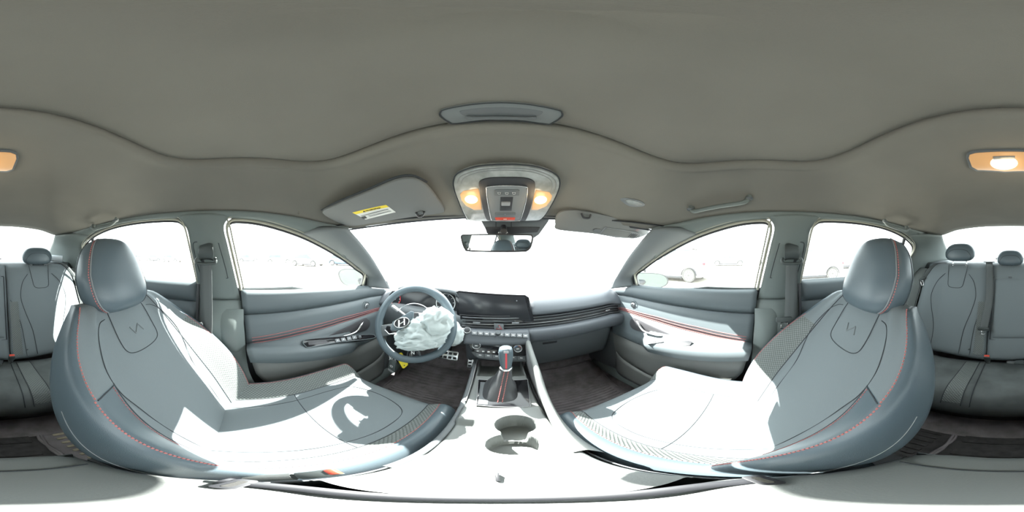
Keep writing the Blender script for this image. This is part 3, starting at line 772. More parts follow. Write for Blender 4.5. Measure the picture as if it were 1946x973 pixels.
    # cushion
    def cu(v, idx):
        if v <= 1: y = -.13 + (y1 - .065 + .13) * v; dz = 0.0
        elif v <= 2:
            a = (v - 1) * math.pi / 2; y = y1 - .065 + .065 * math.sin(a); dz = -.065 * (1 - math.cos(a))
        else: y = y1 - .01 * (v - 2); dz = -.065 - .08 * (v - 2)
        w_ = smo(v, (0, .3, .8, 1.2, 2, 3), (.225, .247, .252, .246, .232, .225))
        hb = .062 if idx > 0 else .045
        pr = [(0, 0), (.35, 0), (.55, .003), (.66, .2 * hb), (.78, .75 * hb), (.88, hb), (.97, .6 * hb), (1.02, -.02), (1.02, -.08), (.98, -.14), (.8, -.16)]
        sg = -1 if idx < 0 else 1; q = abs(idx); k = min(int(q), 9); e = q - k
        def P(j): return pr[min(j, 10)] if j >= 0 else (-pr[-j][0], pr[-j][1])
        p0, p1, p2, p3 = P(k - 1), P(k), P(k + 1), P(k + 2)
        a, zz = [.5 * (2 * B + (C - A) * e + (2 * A - 5 * B + 4 * C - D_) * e * e + (3 * B - A - 3 * C + D_) * e ** 3) for A, B, C, D_ in zip(p0, p1, p2, p3)]
        z = max(.13, zc0 + smo(v, (0, .35, .9), (-.012, -.006, .014)) + zz + dz)
        fr_ = .035 * (abs(a) ** 2) * smo(v, (.8, 1.6), (0, 1))
        return V((s * (xc + sg * a * w_), y - fr_, z))
    VS = [i / 26 for i in range(27)] + [1 + i / 7 for i in range(1, 8)] + [2 + i / 4 for i in range(1, 5)]
    def cp(name, i0, i1, m, n=10): return grid(name, [[cu(v, i0 + (i1 - i0) * i / n) for i in range(n + 1)] for v in VS], m, S_)
    cp('seat_cushion', -2.8, 2.8, FAB, 20)
    cp('cushion_bolster', -2.8, -4.1, HONEY, 6); cp('cushion_bolster', 2.8, 4.8, HONEY, 8)
    cp('cushion_side', -4.1, -10, LEA, 18); cp('cushion_side', 4.8, 10, LEA, 16)
    CV = lambda i, a=.0, b=1.9, n=60: [cu(a + (b - a) * j / n, i) for j in range(n + 1)]
    dashes('red_stitching', CV(-4.1), .0016, REDTH, S_); dashes('red_stitching', CV(-6.3), .0016, REDTH, S_); dashes('red_stitching', CV(4.85), .0016, REDTH, S_)
    tube('seam', CV(-2.8), .0015, SEAM, S_, seg=5); tube('seam', CV(2.8), .0015, SEAM, S_, seg=5)
    tube('cushion_seam', cr([tuple(cu(v, i)) for v, i in ((.15, -1.5), (.5, -1.7), (.75, -1.8), (.92, -1.3), (.98, 0), (.92, 1.3), (.75, 1.8), (.5, 1.7), (.15, 1.5))], 60), .0014, SEAM, S_, seg=5)
    tube('cushion_seam', [cu(.55 + (.42 if abs(i) > 99 else 0), i / 10) for i in range(-28, 29, 4)], .0012, SEAM, S_, seg=5)
    # base with its plastic skirt
    bx = xc
    rows = [[(s * (bx + a), y, z) for a, y in [(-.215, -.2), (-.225, .1), (-.215, y1 - .06), (0, y1 - .035), (.215, y1 - .06), (.235, .1), (.225, -.2), (0, -.22)]] for z in (.03, .10, .19, .22)]
    grid('seat_base', rows, PLASD, S_, close=True, cap=True, smooth=False)
    M = Matrix.Translation((s * (xc + .26), -.03, .20))
    rows = [[(s * (xc + x), y, z) for y in [-.20 + .40 * i / 10 for i in range(11)]] for x, z in ((.235, .225), (.255, .235), (.262, .20), (.255, .13))]
    grid('seat_skirt', rows, PLAS, S_, thick=.004)
    rbox('side_airbag_tag', (.006, .030, .014), tuple(bk(.60, 5.6) + V((s * .004, -.03, .012))), REDTH if s > 0 else LABW, S_, .001, rot=(.5, 0, 0))
    return S_
make_seat(-1, .362, -.004, .45, .325, 'driver seat in grey fabric and slate leather with red stitching, facing the steering wheel', .475)
make_seat(1, .366, .022, .40, .318, 'front passenger seat in grey fabric and slate leather, its cushion mostly in sun', .425)

# ================================================================== REAR BENCH
RB = thing('rear_bench_seat', (0, -.8, .13), 'grey fabric rear bench seat with three headrests and a folding centre armrest', 'car seat')
def rby(x, z):
    y = -.80 - .262 * (z - .33) / .555
    return y + .055 * smo(abs(x), (.43, .56), (0, 1)) * smo(z, (.35, .5, .75, .87), (.6, 1, .8, .1)) - .012 * math.exp(-((abs(x) - .36) / .12) ** 2)
def pillow(name, x0, x1, z0, z1, m, dy=0.0, nx=24, nz=26, par=None):
    rows = []
    zs = [z0 + (z1 - z0) * j / nz for j in range(nz + 1)]
    for j, z in enumerate(zs):
        r_ = []
        for i in range(nx + 1):
            x = x0 + (x1 - x0) * i / nx
            e = max(abs(2 * i / nx - 1) ** 14, abs(2 * j / nz - 1) ** 14)
            r_.append((x, rby(x, z) + dy - .022 * e, z))
        rows.append([(x0, rby(x0, z) - .09, z)] + r_ + [(x1, rby(x1, z) - .09, z)])
    rows = [[(p[0], p[1] - .09 if 0 < k < nx + 2 else p[1], z0) for k, p in enumerate(rows[0])]] + rows + [[(p[0], p[1] - .09 if 0 < k < nx + 2 else p[1], z1) for k, p in enumerate(rows[-1])]]
    return grid(name, rows, m, par or RB)
lb = pillow('backrest', -.585, -.128, .335, .888, FABP); rb_ = pillow('backrest', .125, .585, .335, .888, FABP)
cb = pillow('centre_backrest', -.124, .121, .335, .888, FABP, nx=14)
ar = pillow('folding_armrest', -.108, .105, .46, .815, FABP, dy=.010, nx=14)
rbox('armrest_tab', (.022, .012, .010), (0.0, rby(0, .815) + .010, .817), PLAS, ar, .002)
tube('armrest_gap', [(-.110, rby(0, .82) - .004, .815), (-.110, rby(0, .46) - .004, .46), (0, rby(0, .455) - .004, .455), (.107, rby(0, .46) - .004, .46), (.107, rby(0, .82) - .004, .815), (-.110, rby(0, .82) - .004, .818)], .004, SEAM, cb, seg=6)
for s in (-1, 1):
    xc = s * .355; par = lb if s < 0 else rb_
    L3 = lambda pts, dy=.0015: cr([(xc + s * x, rby(xc + s * x, z) + dy, z) for x, z in pts], 40)
    tube('seam', L3([(.085, .36), (.095, .5), (.13, .62), (.145, .70), (.125, .78), (.085, .83)]), .0016, SEAM, par, seg=5)
    tube('seam', L3([(-.085, .36), (-.095, .5), (-.13, .62), (-.145, .70), (-.125, .78), (-.085, .83)]), .0016, SEAM, par, seg=5)
    tube('seam', L3([(-.145, .36), (-.155, .52), (-.185, .63), (-.21, .68)]), .0014, SEAM, par, seg=5)
    tube('tab_seam', L3([(.070, .885), (.058, .80), (.05, .755), (.03, .742), (0, .74), (-.03, .742), (-.05, .755), (-.058, .80), (-.070, .885)]), .0016, SEAM, par, seg=5)
    # outer honeycomb bolster wrapping towards the door
    rows = []
    for j in range(17):
        z = .36 + (.86 - .36) * j / 16; e = 1 - abs(2 * j / 16 - 1) ** 6
        rows.append([(s * (.585 + .075 * q), rby(.57, z) + .012 * e + (.055 * math.sin(q * 2.0) - .02) * e * (1 if q < 1 else 1), z) for q in [i / 8 for i in range(9)]])
    grid('side_bolster', rows, HONEY, RB)
    tube('seam', [(s * .586, rby(.57, z) + .006, z) for z in [.37 + .48 * i / 12 for i in range(13)]], .0022, SEAM, RB, seg=5)
    rbox('latch_pin', (.008, .008, .008), (s * .215, rby(.215, .395) + .002, .395), CHROME, RB, .003)
    # inner patterned strip
    rows = [[(s * (.14 + .05 * i / 4), rby(.16, z) + .003, z) for i in range(5)] for z in [.37 + .30 * j / 10 for j in range(11)]]
    grid('patterned_strip', rows, HONEY, RB)
# cushion
def rc(x, q):
    zc = .315 - .012 * math.exp(-((abs(x) - .36) / .13) ** 2)
    P_ = cr([(-.86, zc - .02), (-.80, zc), (-.70, zc + .012), (-.60, zc + .022), (-.545, zc + .010), (-.512, zc - .03), (-.497, zc - .085), (-.51, zc - .14), (-.56, zc - .17)], 33)
    y, z = P_[q]; return V((x, y + .012 * (abs(x) / .6) ** 2, z))
grid('seat_cushion', [[rc(-.64 + 1.28 * i / 60, q) for q in range(33)] for i in range(61)], FABR, RB)
for s in (-1, 1):
    grid('patterned_strip', [[rc(s * (.155 + .07 * i / 4), q) + V((0, 0.001, .0025)) for q in range(3, 22)] for i in range(5)], HONEY, RB)
    for x in (.155, .225, .125):
        tube('cushion_seam', [rc(s * x, q) + V((0, .001, .002)) for q in range(2, 23)], .0018, SEAM, RB, seg=5)
grid('cushion_front_base', [[(x, y, z) for x in (-.6, -.2, .2, .6)] for y, z in ((-.545, .16), (-.55, .10), (-.56, .0))], PLASD, RB, thick=.01)
def rear_head(xc, zt, zb, hw, raised):
    c = V((xc, -1.105, (zt + zb) / 2)); hh = (zt - zb) / 2
    def f(u, v):
        ex = lambda q, e: math.copysign(abs(q) ** e, q)
        x = hw * ex(math.cos(v), .5) * ex(math.sin(u), .7); y = .045 * ex(math.cos(v), .5) * ex(math.cos(u), .8); z = hh * ex(math.sin(v), .75)
        x *= 1 - .2 * max(0, z / hh); return c + V((x, y - .15 * z, z))
    h = grid('headrest', [[f(2 * math.pi * i / 40, -1.5705 + 3.141 * j / 20) for i in range(41)] for j in range(21)], LEA, RB)
    tube('headrest_seam', [f(.95 * math.sin(k / 20 * math.pi - math.pi / 2) * 1.05, -1.0 + 2.2 * math.cos((k / 20 - .5) * math.pi) * .55) for k in range(21)], .0013, SEAM, h, seg=5)
    for sg in (-1, 1):
        tube('headrest_post', [(xc + sg * .05, -1.10, zb + .02), (xc + sg * .05, -1.09, .865)], .005, CHROME, h, seg=8)
        lathe('post_collar', [(.001, .008), (.011, .008), (.013, 0)], Matrix.Translation((xc + sg * .05, -1.09, .886)), PLAS, h, 14)
rear_head(-.355, 1.012, .890, .110, False); rear_head(.352, 1.040, .913, .110, True); rear_head(0.0, .99, .885, .090, False)

# ================================================================== DASHBOARD
DB = thing('dashboard', (0, .8, .3), 'dark grey dashboard with a wide display, slim air vents and climate controls', 'dashboard')
def yf(x): return smo(x, (-.66, -.60, .10, .145), (.715, .80, .80, .712)) - .0 + .02 * max(0, (abs(x) - .5) / .2) ** 2
xs = [-.69 + 1.385 * i / 90 for i in range(91)]
def sinkz(x): return -.03 * smo(abs(x), (.56, .69), (0, 1))
rows = []
for k, (dy, z) in enumerate(((None, .705), (None, .738), (.20, .764), (.14, .767), (.10, .763), (.065, .750), (.038, .732), (.016, .712), (.002, .694), (-.002, .681), (.012, .668))):
    r_ = []
    for x in xs:
        cow = 1.235 - .37 * (abs(x) / .69) ** 2.6
        y = cow if k == 0 else max(cow - .10, yf(x) + .1) if k == 1 else yf(x) + dy
        if k == 2: y = min(y, cow - .03)
        r_.append((x, y, z + sinkz(x)))
    rows.append(r_)
up = grid('upper_pad', rows, DASH, DB, thick=.004)
# driver binnacle hood
rows = []
for y, z, w_ in ((.96, .757, .20), (.88, .772, .195), (.80, .787, .19), (.765, .787, .187), (.755, .776, .185), (.765, .764, .183)):
    rows.append([(-.375 + w_ * u, y + .02 * u * u, z - .026 * abs(u) ** 4) for u in [i / 14 - 1 for i in range(29)]])
grid('instrument_hood', rows, PLAS, DB, thick=.004)
o_c, n_c = V((-.37, .782, .70)), V((0.0, -.97, .22))
ic = pplate('instrument_cluster', [(738, 562), (745, 553), (800, 548), (868, 552), (874, 600), (800, 606), (742, 603)], o_c, n_c, .03, SCREEN, DB, .003)
for (x, y, r, m) in ((752, 568, .036, REDL), (847, 576, .050, WHITEM)):
    c = hit(x, y, o_c, n_c) + n_c * .003; M = frame(c, (1, 0, 0), (0, .22, .97))
    tube('gauge_ring', [M @ V((r * math.cos(a), r * math.sin(a), 0)) for a in [2 * math.pi * i / 40 for i in range(40)]], .0022, m, ic, closed=True, seg=6)
    for k in range(8):
        a = math.radians(210 - 34 * k); tube('gauge_tick', [M @ V((r * q * math.cos(a), r * q * math.sin(a), 0)) for q in (.78, .9)], .0012, WHITEM, ic, seg=4)
    text('gauge_number', '0', r * .5, M @ V((0, 0, .001)), M.to_3x3() @ V((1, 0, 0)), M.to_3x3() @ V((0, 1, 0)), WHITEM, ic)
o_i, n_i = V((-.04, .738, .71)), V((-.13, -.97, .20)).normalized()
sb = pplate('display_bezel', [(864, 555), (872, 552), (998, 560.5), (1005, 565), (1015, 609), (1011, 613.5), (885, 604.5), (868, 600)], o_i, n_i, .025, GLOSSB, DB, .003)
pplate('display_screen', [(871, 556), (997, 563.5), (1009, 609), (886, 601), (873, 597)], o_i, n_i, .002, SCREEN, sb, .0005, lift=.0012)
c = hit(982, 571.5, o_i, n_i) + n_i * .0015
lathe('light_sensor', [(.0005, .001), (.003, .001), (.003, 0)], frame(c, (1, 0, 0), (0, .2, .97)), GREYB, sb, 12)
# vent band
yv = lambda x: .714 + .02 * max(0, (abs(x) - .5) / .2) ** 2
xv = [-.185 + .875 * i / 60 for i in range(61)]
vb = grid('vent_band', [[(x, yv(x) + d, z + sinkz(x) * .6) for x in xv] for d, z in ((.004, .672), (.020, .666), (.024, .64), (.020, .612), (0, .606))], PLASD, DB, thick=.003)
for z in (.663, .648, .632, .617):
    tube('vent_slat', [(x, yv(x) - .001, z + sinkz(x) * .6) for x in xv[1:-1]], .0024, GREYB if z != .632 else CHROME, vb, seg=6, flat=.5)
for x in (-.105, .065, .55):
    rbox('vent_tab', (.032, .008, .006), (x, yv(x) - .006, .640 + sinkz(x) * .6), CHROME if x > .5 else GREYB, vb, .002)
tube('trim_line', [(x, yv(x) - .004, .604 + sinkz(x) * .6) for x in xv], .002, CHROME, vb, seg=6)
o_h, n_h = V((-.02, .708, .64)), V((0, -.97, .22))
hz = pplate('hazard_button', [(938.5, 614.5), (957, 616), (958, 628), (939.5, 627)], o_h, n_h, .012, PLAS, DB, .0015)
ctr = [hit(948.3, 617.7, o_h, n_h), hit(943.3, 625.0, o_h, n_h), hit(953.5, 625.6, o_h, n_h)]
tube('hazard_triangle', [p + n_h * .001 for p in ctr], .0013, REDL, hz, closed=True, seg=6)
g0 = sum(ctr, V((0, 0, 0))) / 3
tube('hazard_triangle', [g0 + (p - g0) * .45 + n_h * .001 for p in ctr], .001, WHITEM, hz, closed=True, seg=6)
# lower pads
def lower(name, x0, x1, prof, m=DASH, n=24):
    return grid(name, [[(x0 + (x1 - x0) * i / n, y + .02 * max(0, (abs(x0 + (x1 - x0) * i / n) - .5) / .2) ** 2, z + sinkz(x0 + (x1 - x0) * i / n) * .6) for i in range(n + 1)] for y, z in prof], m, DB, thick=.005)
lp = lower('passenger_lower_pad', .118, .69, cr([(.716, .606), (.692, .604), (.682, .592), (.684, .566), (.704, .535), (.742, .512), (.765, .505)], 20))
gbx = lower('glovebox', .135, .62, cr([(.762, .503), (.765, .49), (.785, .42), (.81, .34), (.84, .28), (.90, .24)], 16), PLAS)
tube('glovebox_gap', [(.15, .764, .498), (.60, .766, .498)], .002, SEAM, gbx, seg=6)
rbox('glovebox_latch', (.075, .010, .016), (.24, .768, .478), PLASD, gbx, .003, rot=(.25, 0, 0))
lower('driver_lower_pad', -.69, -.16, cr([(.79, .67), (.75, .655), (.735, .62), (.745, .55), (.785, .475), (.84, .43), (.92, .415)], 20), PLAS)
lower('underside', -.66, .64, [(.90, .415), (1.0, .42), (1.13, .44)], PLASD)
cs = lower('centre_stack', -.152, .120, cr([(.716, .606), (.690, .604), (.678, .592), (.668, .572), (.662, .560), (.665, .545), (.70, .52), (.72, .43), (.74, .40)], 26))
o_b, n_b = V((-.02, .671, .590)), V((0, -.72, .69))
for k in range(9):
    x0 = 897 + k * 11.6 + (4 if k > 3 else 0)
    if x0 > 996: break
    y0 = 629.5 + (x0 - 897) * .055
    b = pplate('shortcut_button', [(x0, y0), (x0 + 9.6, y0 + .6), (x0 + 9.6, y0 + 7.4), (x0, y0 + 6.8)], o_b, n_b, .010, GREYB, cs, .0012, lift=.004)
    pplate('button_mark', [(x0 + 2.5, y0 + 3), (x0 + 7, y0 + 3.2), (x0 + 7, y0 + 4.4), (x0 + 2.5, y0 + 4.2)], o_b, n_b, .0005, WHITEM, b, lift=.0043)
M = frame(hit(947, 634, o_b, n_b), (1, 0, 0), (0, .69, .72))
lathe('volume_knob', [(.001, .022), (.009, .022), (.0105, .020), (.011, .004), (.011, 0)], M, PLAS, cs, 24)
M = frame(hit(888, 628, o_b, n_b), (1, 0, 0), (0, .69, .72))
sbn = lathe('start_button', [(.001, .006), (.012, .006), (.014, .004), (.014, 0)], M, PLASD, cs, 24)
lathe('start_ring', [(.0125, .005), (.015, .007), (.017, .004), (.017, 0)], M, SILV, sbn, 24)
o_k, n_k = V((-.02, .664, .520)), V((0, -.93, .36)).normalized()
cp_ = pplate('climate_panel', [(888, 645), (893, 642.5), (996, 649), (1001, 652), (1002, 675), (996, 677), (905, 670), (895, 664), (890, 655)], o_k, n_k, .04, GLOSSB, DB, .003)
for x, y in ((906, 655.5), (983.5, 661.5)):
    M = frame(hit(x, y, o_k, n_k), (1, 0, 0), (0, .36, .93))
    kn = lathe('climate_knob', [(.001, .010), (.013, .010), (.0165, .016), (.0175, .014), (.019, 0)], M, PLAS, cp_, 32)
    tube('knob_ring', [M @ V((.0165 * math.cos(a), .0165 * math.sin(a), .0165)) for a in [2 * math.pi * i / 28 for i in range(28)]], .0010, CHROME, kn, closed=True, seg=5)
    tube('knob_blue_mark', [M @ V((.012 * math.cos(a), .012 * math.sin(a), .011)) for a in [1.7 + .12 * i for i in range(10)]], .0012, BLUEM, kn, seg=5)
    tube('knob_red_mark', [M @ V((.012 * math.cos(a), .012 * math.sin(a), .011)) for a in [.2 + .12 * i for i in range(10)]], .0012, REDL, kn, seg=5)
    rbox('knob_display', (.011, .004, .001), (0, 0, 0), WHITEM, kn, .0003, M=M @ Matrix.Translation((0, -.002, .011)))
for k in range(6):
    x, y = 908 + k * 10.2, 667 + k * .72
    pplate('climate_mark', [(x - 2.2, y - 1.3), (x + 2.2, y - 1.1), (x + 2.2, y + 1.3), (x - 2.2, y + 1.1)], o_k, n_k, .001, WHITEM, cp_, lift=.0006)
o_l, n_l = V((-.02, .652, .465)), V((0, -.93, .36)).normalized()
br = pplate('button_bar', [(895, 669), (900, 667.5), (1000, 675), (1003, 677), (1003.5, 685), (1000, 687.5), (910, 681), (902, 677)], o_l, n_l, .035, PLAS, DB, .003)
for k in range(6):
    x0 = 905 + k * 15.6; y0 = 670 + k * 1.12
    b = pplate('heater_button', [(x0, y0), (x0 + 14.4, y0 + 1), (x0 + 14.4, y0 + 9), (x0 + 1.5, y0 + 8)], o_l, n_l, .006, GREYB, br, .001, lift=.002)
    pplate('button_mark', [(x0 + 5, y0 + 3.4), (x0 + 10, y0 + 3.8), (x0 + 10, y0 + 5.6), (x0 + 5, y0 + 5.2)], o_l, n_l, .0005, WHITEM, b, lift=.0024)

# ================================================================== CENTRE CONSOLE
CN = thing('centre_console', (0, .25, .0), 'grey centre console with two cup holders and a padded armrest lid, partly in full sun', 'console')
def ctop(x, y):
    z = .425 - .010 * smo(y, (.385, .40), (0, 1)) + .030 * smo(y, (.02, .16), (1, 0))
    def hole(cx, cy, r, dep):
        d = math.hypot(x - cx, y - cy); return dep * smo(d, (r - .004, r), (1, 0))
    h = max(hole(.026, .312, .041, .075), hole(.014, .232, .040, .078), .06 * smo(abs(x - .02), (.018, .024), (1, 0)) * smo(abs(y - .272), (.02, .03), (1, 0)))
    z -= h
    z -= .022 * smo(x, (-.058, -.050), (1, 0)) * smo(y, (.165, .19), (0, 1)) * smo(y, (.31, .335), (1, 0))
    z -= .060 * smo(abs(x), (.086, .106), (0, 1)) ** 2
    z -= .045 * smo(y, (.585, .60), (0, 1)) * smo(abs(x), (.085, .09), (1, 0))
    return z
X_ = [-.108 + .216 * i / 108 for i in range(109)]; Y_ = [.045 + .675 * j / 300 for j in range(301)]
grid('console_top', [[(x, y, ctop(x, y)) for x in X_] for y in Y_], CONS, CN)
for s in (-1, 1):
    band('console_side', [(s * .107, .72, .37), (s * .107, .4, .365), (s * .107, .05, .39), (s * .104, -.17, .40)], [(s * .150, .80, .02), (s * .112, .4, .02), (s * .108, .05, .02), (s * .108, -.17, .02)], 20, PLAS, CN, 4, thick=.004)
band('console_rear', [(-.104, -.17, .42), (0, -.178, .42), (.104, -.17, .42)], [(-.108, -.17, .02), (0, -.175, .02), (.108, -.17, .02)], 12, PLAS, CN, 3, thick=.004)
for s, y0 in ((-1, .06),):
    tube('side_rail', [(s * .108, .70, .432), (s * .104, .55, .420), (s * .099, .40, .414), (s * .102, .26, .398), (s * .104, .12, .402)], .007, PLAS, CN, n=40, flat=.6)
    tube('chrome_strip', [(s * .100, .69, .436), (s * .097, .55, .424), (s * .094, .42, .421)], .0022, SILV, CN, n=24, seg=6)
# passenger-side grab fin
tp = [(.112, .725, .560), (.112, .68, .568), (.1115, .60, .556), (.111, .50, .524), (.109, .42, .478), (.105, .34, .446), (.096, .24, .432), (.09, .18, .43)]
bt = [(.118, .725, .36), (.118, .68, .36), (.118, .60, .36), (.118, .50, .36), (.117, .42, .36), (.116, .34, .36), (.114, .24, .36), (.112, .18, .36)]
fin = []
for a, b in zip(cr(tp, 44), cr(bt, 44)):
    a, b = V(a), V(b); r_ = []
    for dx, t in ((-.006, 1), (-.009, .5), (-.011, .1), (-.009, .02), (0, -.012), (.009, .02), (.012, .1), (.016, .5), (.018, 1)):
        r_.append(a * (1 - t) + b * t + V((dx, 0, 0)))
    fin.append(r_)
fo = grid('grab_fin', fin, CONS, CN)
ins = []
for a, b in zip(cr(tp[1:5], 24), cr(bt[1:5], 24)):
    a, b = V(a), V(b); ins.append([a * (1 - t) + b * t + V((-.0115 + .001 * t, 0, 0)) for t in (.12, .3, .5, .62)])
grid('fin_insert', ins, SILV, CN)
# shifter surround
o_s, n_s = V((0, .5, .4165)), V((0, 0, 1))
ss = pplate('shifter_surround', [(909, 722), (1003, 722), (1008, 774), (905, 771)], o_s, n_s, .006, GLOSSB, CN, .0015, lift=.003)
pplate('surround_panel', [(913, 727), (931, 728), (927, 770), (908, 769)], o_s, n_s, .003, PLAS, ss, .0008, lift=.0045)
tube('surround_rim', [hit(x, y, o_s, n_s) + V((0, 0, .004)) for x, y in ((909, 722), (1003, 722), (1008, 774), (905, 771))], .0015, SILV, ss, closed=True, seg=6)
for ch, (x, y) in zip('PRND', ((942, 730), (941, 735), (940, 740), (939, 745))):
    text('gear_letter', ch, .009, hit(x, y, o_s, n_s) + V((0, 0, .0045)), (1, 0, 0), (0, 1, 0), WHITEM, ss)
for ch, (x, y) in zip('+-', ((935, 737), (934, 743))):
    text('gear_letter', ch, .009, hit(x, y, o_s, n_s) + V((0, 0, .0045)), (1, 0, 0), (0, 1, 0), WHITEM, ss)
pk = pplate('parking_brake_switch', [(940, 899), (948, 899), (951, 915), (942, 915)], V((0, .1, .441)), n_s, .012, PLASD, CN, .001, lift=.005)
M = frame((-.062, .745, .425), (1, 0, 0), (0, .3, .95))
lathe('power_socket', [(.009, .003), (.013, .004), (.0145, .002), (.0145, -.01)], M, CHROME, CN, 24)
# armrest lid and its dark lip
rows = []
for sc, z in ((.001, .474), (.5, .474), (.8, .472), (.92, .467), (.985, .457), (1.0, .44), (1.0, .40)):
    rows.append([((.104) * sc * math.copysign(abs(math.cos(a)) ** .45, math.cos(a)), -.066 + .104 * sc * math.copysign(abs(math.sin(a)) ** .45, math.sin(a)), z) for a in [2 * math.pi * i / 56 for i in range(56)]])
grid('armrest_lid', rows, CONS, CN, close=True)
tube('lid_gap', [(-.11, -.135, .44), (0, -.137, .4755), (.11, -.135, .44)][1:2] * 2 if False else [(-.09, -.118, .4745), (0, -.120, .4750), (.09, -.118, .4745)], .0015, SEAM, CN, n=12, seg=6)
tube('lid_lip', [(-.100, -.012, .474), (-.075, .020, .476), (-.045, .033, .477), (0, .038, .477), (.045, .033, .477), (.072, .020, .476), (.092, -.006, .474)], .0075, PLASD, CN, n=50, flat=.35)
for s in (-1, 1):
    bzl = plate('lip_bezel', [V((s * .088 + x, -.004 + y, .4775)) for x, y in [(p * math.cos(.5 * s) - q * math.sin(.5 * s), p * math.sin(.5 * s) + q * math.cos(.5 * s)) for p, q in rrect(.030, .016, .005)]], (0, 0, 1), .006, PLASD, CN, .001)
    plate('lip_slot', [V((s * .088 + x, -.004 + y, .4780)) for x, y in [(p * math.cos(.5 * s) - q * math.sin(.5 * s), p * math.sin(.5 * s) + q * math.cos(.5 * s)) for p, q in rrect(.020, .006, .0025)]], (0, 0, 1), .001, CHROME, bzl)

# gear selector
GS = thing('gear_selector', (.0, .49, .42), 'black and red striped gear selector rising from a leather boot', 'gear lever')
K0 = at(962, 700, Y=.515); B0 = V((-.004, .495, .42))
ax = (K0 - B0).normalized()
rows = []
rnd = random.Random(3)
for j in range(15):
    t = j / 14; c = B0 * (1 - t) + (B0 + ax * .115) * t
    hw, hh = lin(t, (0, .15, .6, 1), (.052, .044, .026, .017)), lin(t, (0, .15, .6, 1), (.070, .058, .030, .017))
    r_ = []
    for i in range(40):
        a = 2 * math.pi * i / 40; ca, sa = math.cos(a), math.sin(a)
        wr = 1 + .13 * (1 - t) * math.sin(t * 9 + 3 * a) * math.sin(math.pi * min(1, t * 1.3)) + .05 * math.sin(5 * a + 8 * t) * math.sin(math.pi * t)
        r_.append(c + V((hw * wr * math.copysign(abs(ca) ** .6, ca), hh * wr * math.copysign(abs(sa) ** .6, sa), 0)))
    rows.append(r_)
grid('boot', rows, BOOT, GS, close=True)
for q in (-.006, .006):
    dashes('red_stitching', [B0 * (1 - t) + (B0 + ax * .115) * t + V((q, -lin(t, (0, .15, .6, 1), (.070, .058, .030, .017)) * 1.04, .001)) for t in [i / 14 for i in range(15)]], .0014, REDTH, GS)
M = frame(B0 + ax * .105, (1, 0, 0), ax.cross(V((1, 0, 0))) if False else V((0, ax.z, -ax.y)))
lathe('collar', [(.016, 0), (.021, .001), (.021, .008), (.017, .010)], M, CHROME, GS, 24)
rows = []
for z, a, b in ((.008, .016, .017), (.02, .018, .020), (.045, .0215, .024), (.065, .0235, .0265), (.082, .0235, .0265), (.092, .021, .024), (.098, .014, .016), (.099, .001, .001)):
    rows.append([M @ V((a * math.copysign(abs(math.cos(t)) ** .75, math.cos(t)), b * math.copysign(abs(math.sin(t)) ** .75, math.sin(t)), z)) for t in [2 * math.pi * i / 32 for i in range(32)]])
grid('knob', rows, LEA, GS, close=True)
grid('knob_red_stripe', [[M @ V((x, -b * 1.02 - .0005, z)) for x in (-.0028, 0, .0028)] for z, b in ((.012, .018), (.02, .020), (.045, .024), (.065, .0265), (.082, .0265))], REDL, GS)
rbox('knob_cap', (.022, .016, .006), (0, 0, 0), CHROME, GS, .002, M=M @ Matrix.Translation((0, -.012, .094)))
rbox('shift_button', (.016, .010, .006), (0, 0, 0), SILV, GS, .002, M=M @ Matrix.Translation((0, -.024, .086)) @ Matrix.Rotation(1.1, 4, 'X'))

# ================================================================== STEERING WHEEL, AIRBAG, STALK, KEYS, PEDALS
WC = at(784.5, 616, Y=.588)
WN = V((.10, -.90, .42)).normalized()           # towards the driver
WU = V((1, 0, 0)); WU = (WU - WN * WU.dot(WN)).normalized(); WV = WN.cross(WU).normalized()
def W(u, v, w_=0.0): return WC + WU * u + WV * v + WN * w_
def polar(r, deg, w_=0.0): return W(r * math.cos(math.radians(deg)), r * math.sin(math.radians(deg)), w_)
SW = thing('steering_wheel', tuple(W(0, 0, -.05)), 'leather steering wheel turned to the left with its hub cover burst open', 'steering wheel')
ROT = 30
rows = []
for i in range(72):
    a = 360 * i / 72; R = .168 - .006 * math.exp(-(((a - 270 - ROT + 540) % 360 - 180) / 25) ** 2)
    er = .0165 + .003 * (math.exp(-(((a - 155 - ROT + 540) % 360 - 180) / 16) ** 2) + math.exp(-(((a - 25 - ROT + 540) % 360 - 180) / 16) ** 2))
    rows.append([polar(R + er * math.cos(b), a, .0145 * math.sin(b)) for b in [2 * math.pi * k / 14 for k in range(14)]])
rows.append(rows[0])
grid('rim', rows, LEA, SW, close=True)
def wplate(name, pts, w_, th, m, par=SW, b=.002, sm=0):
    P_ = [W(u, v, w_) for u, v in pts]
    if sm: P_ = cr(P_, sm, True)
    return plate(name, P_, WN, th, m, par, b)
def rt(pts, deg=ROT):
    c, s_ = math.cos(math.radians(deg)), math.sin(math.radians(deg)); return [(x * c - y * s_, x * s_ + y * c) for x, y in pts]
wplate('hub', rt([(x, y - .005) for x, y in ell(24, .068, .060)]), -.012, .05, PLASD, sm=0, b=.006)
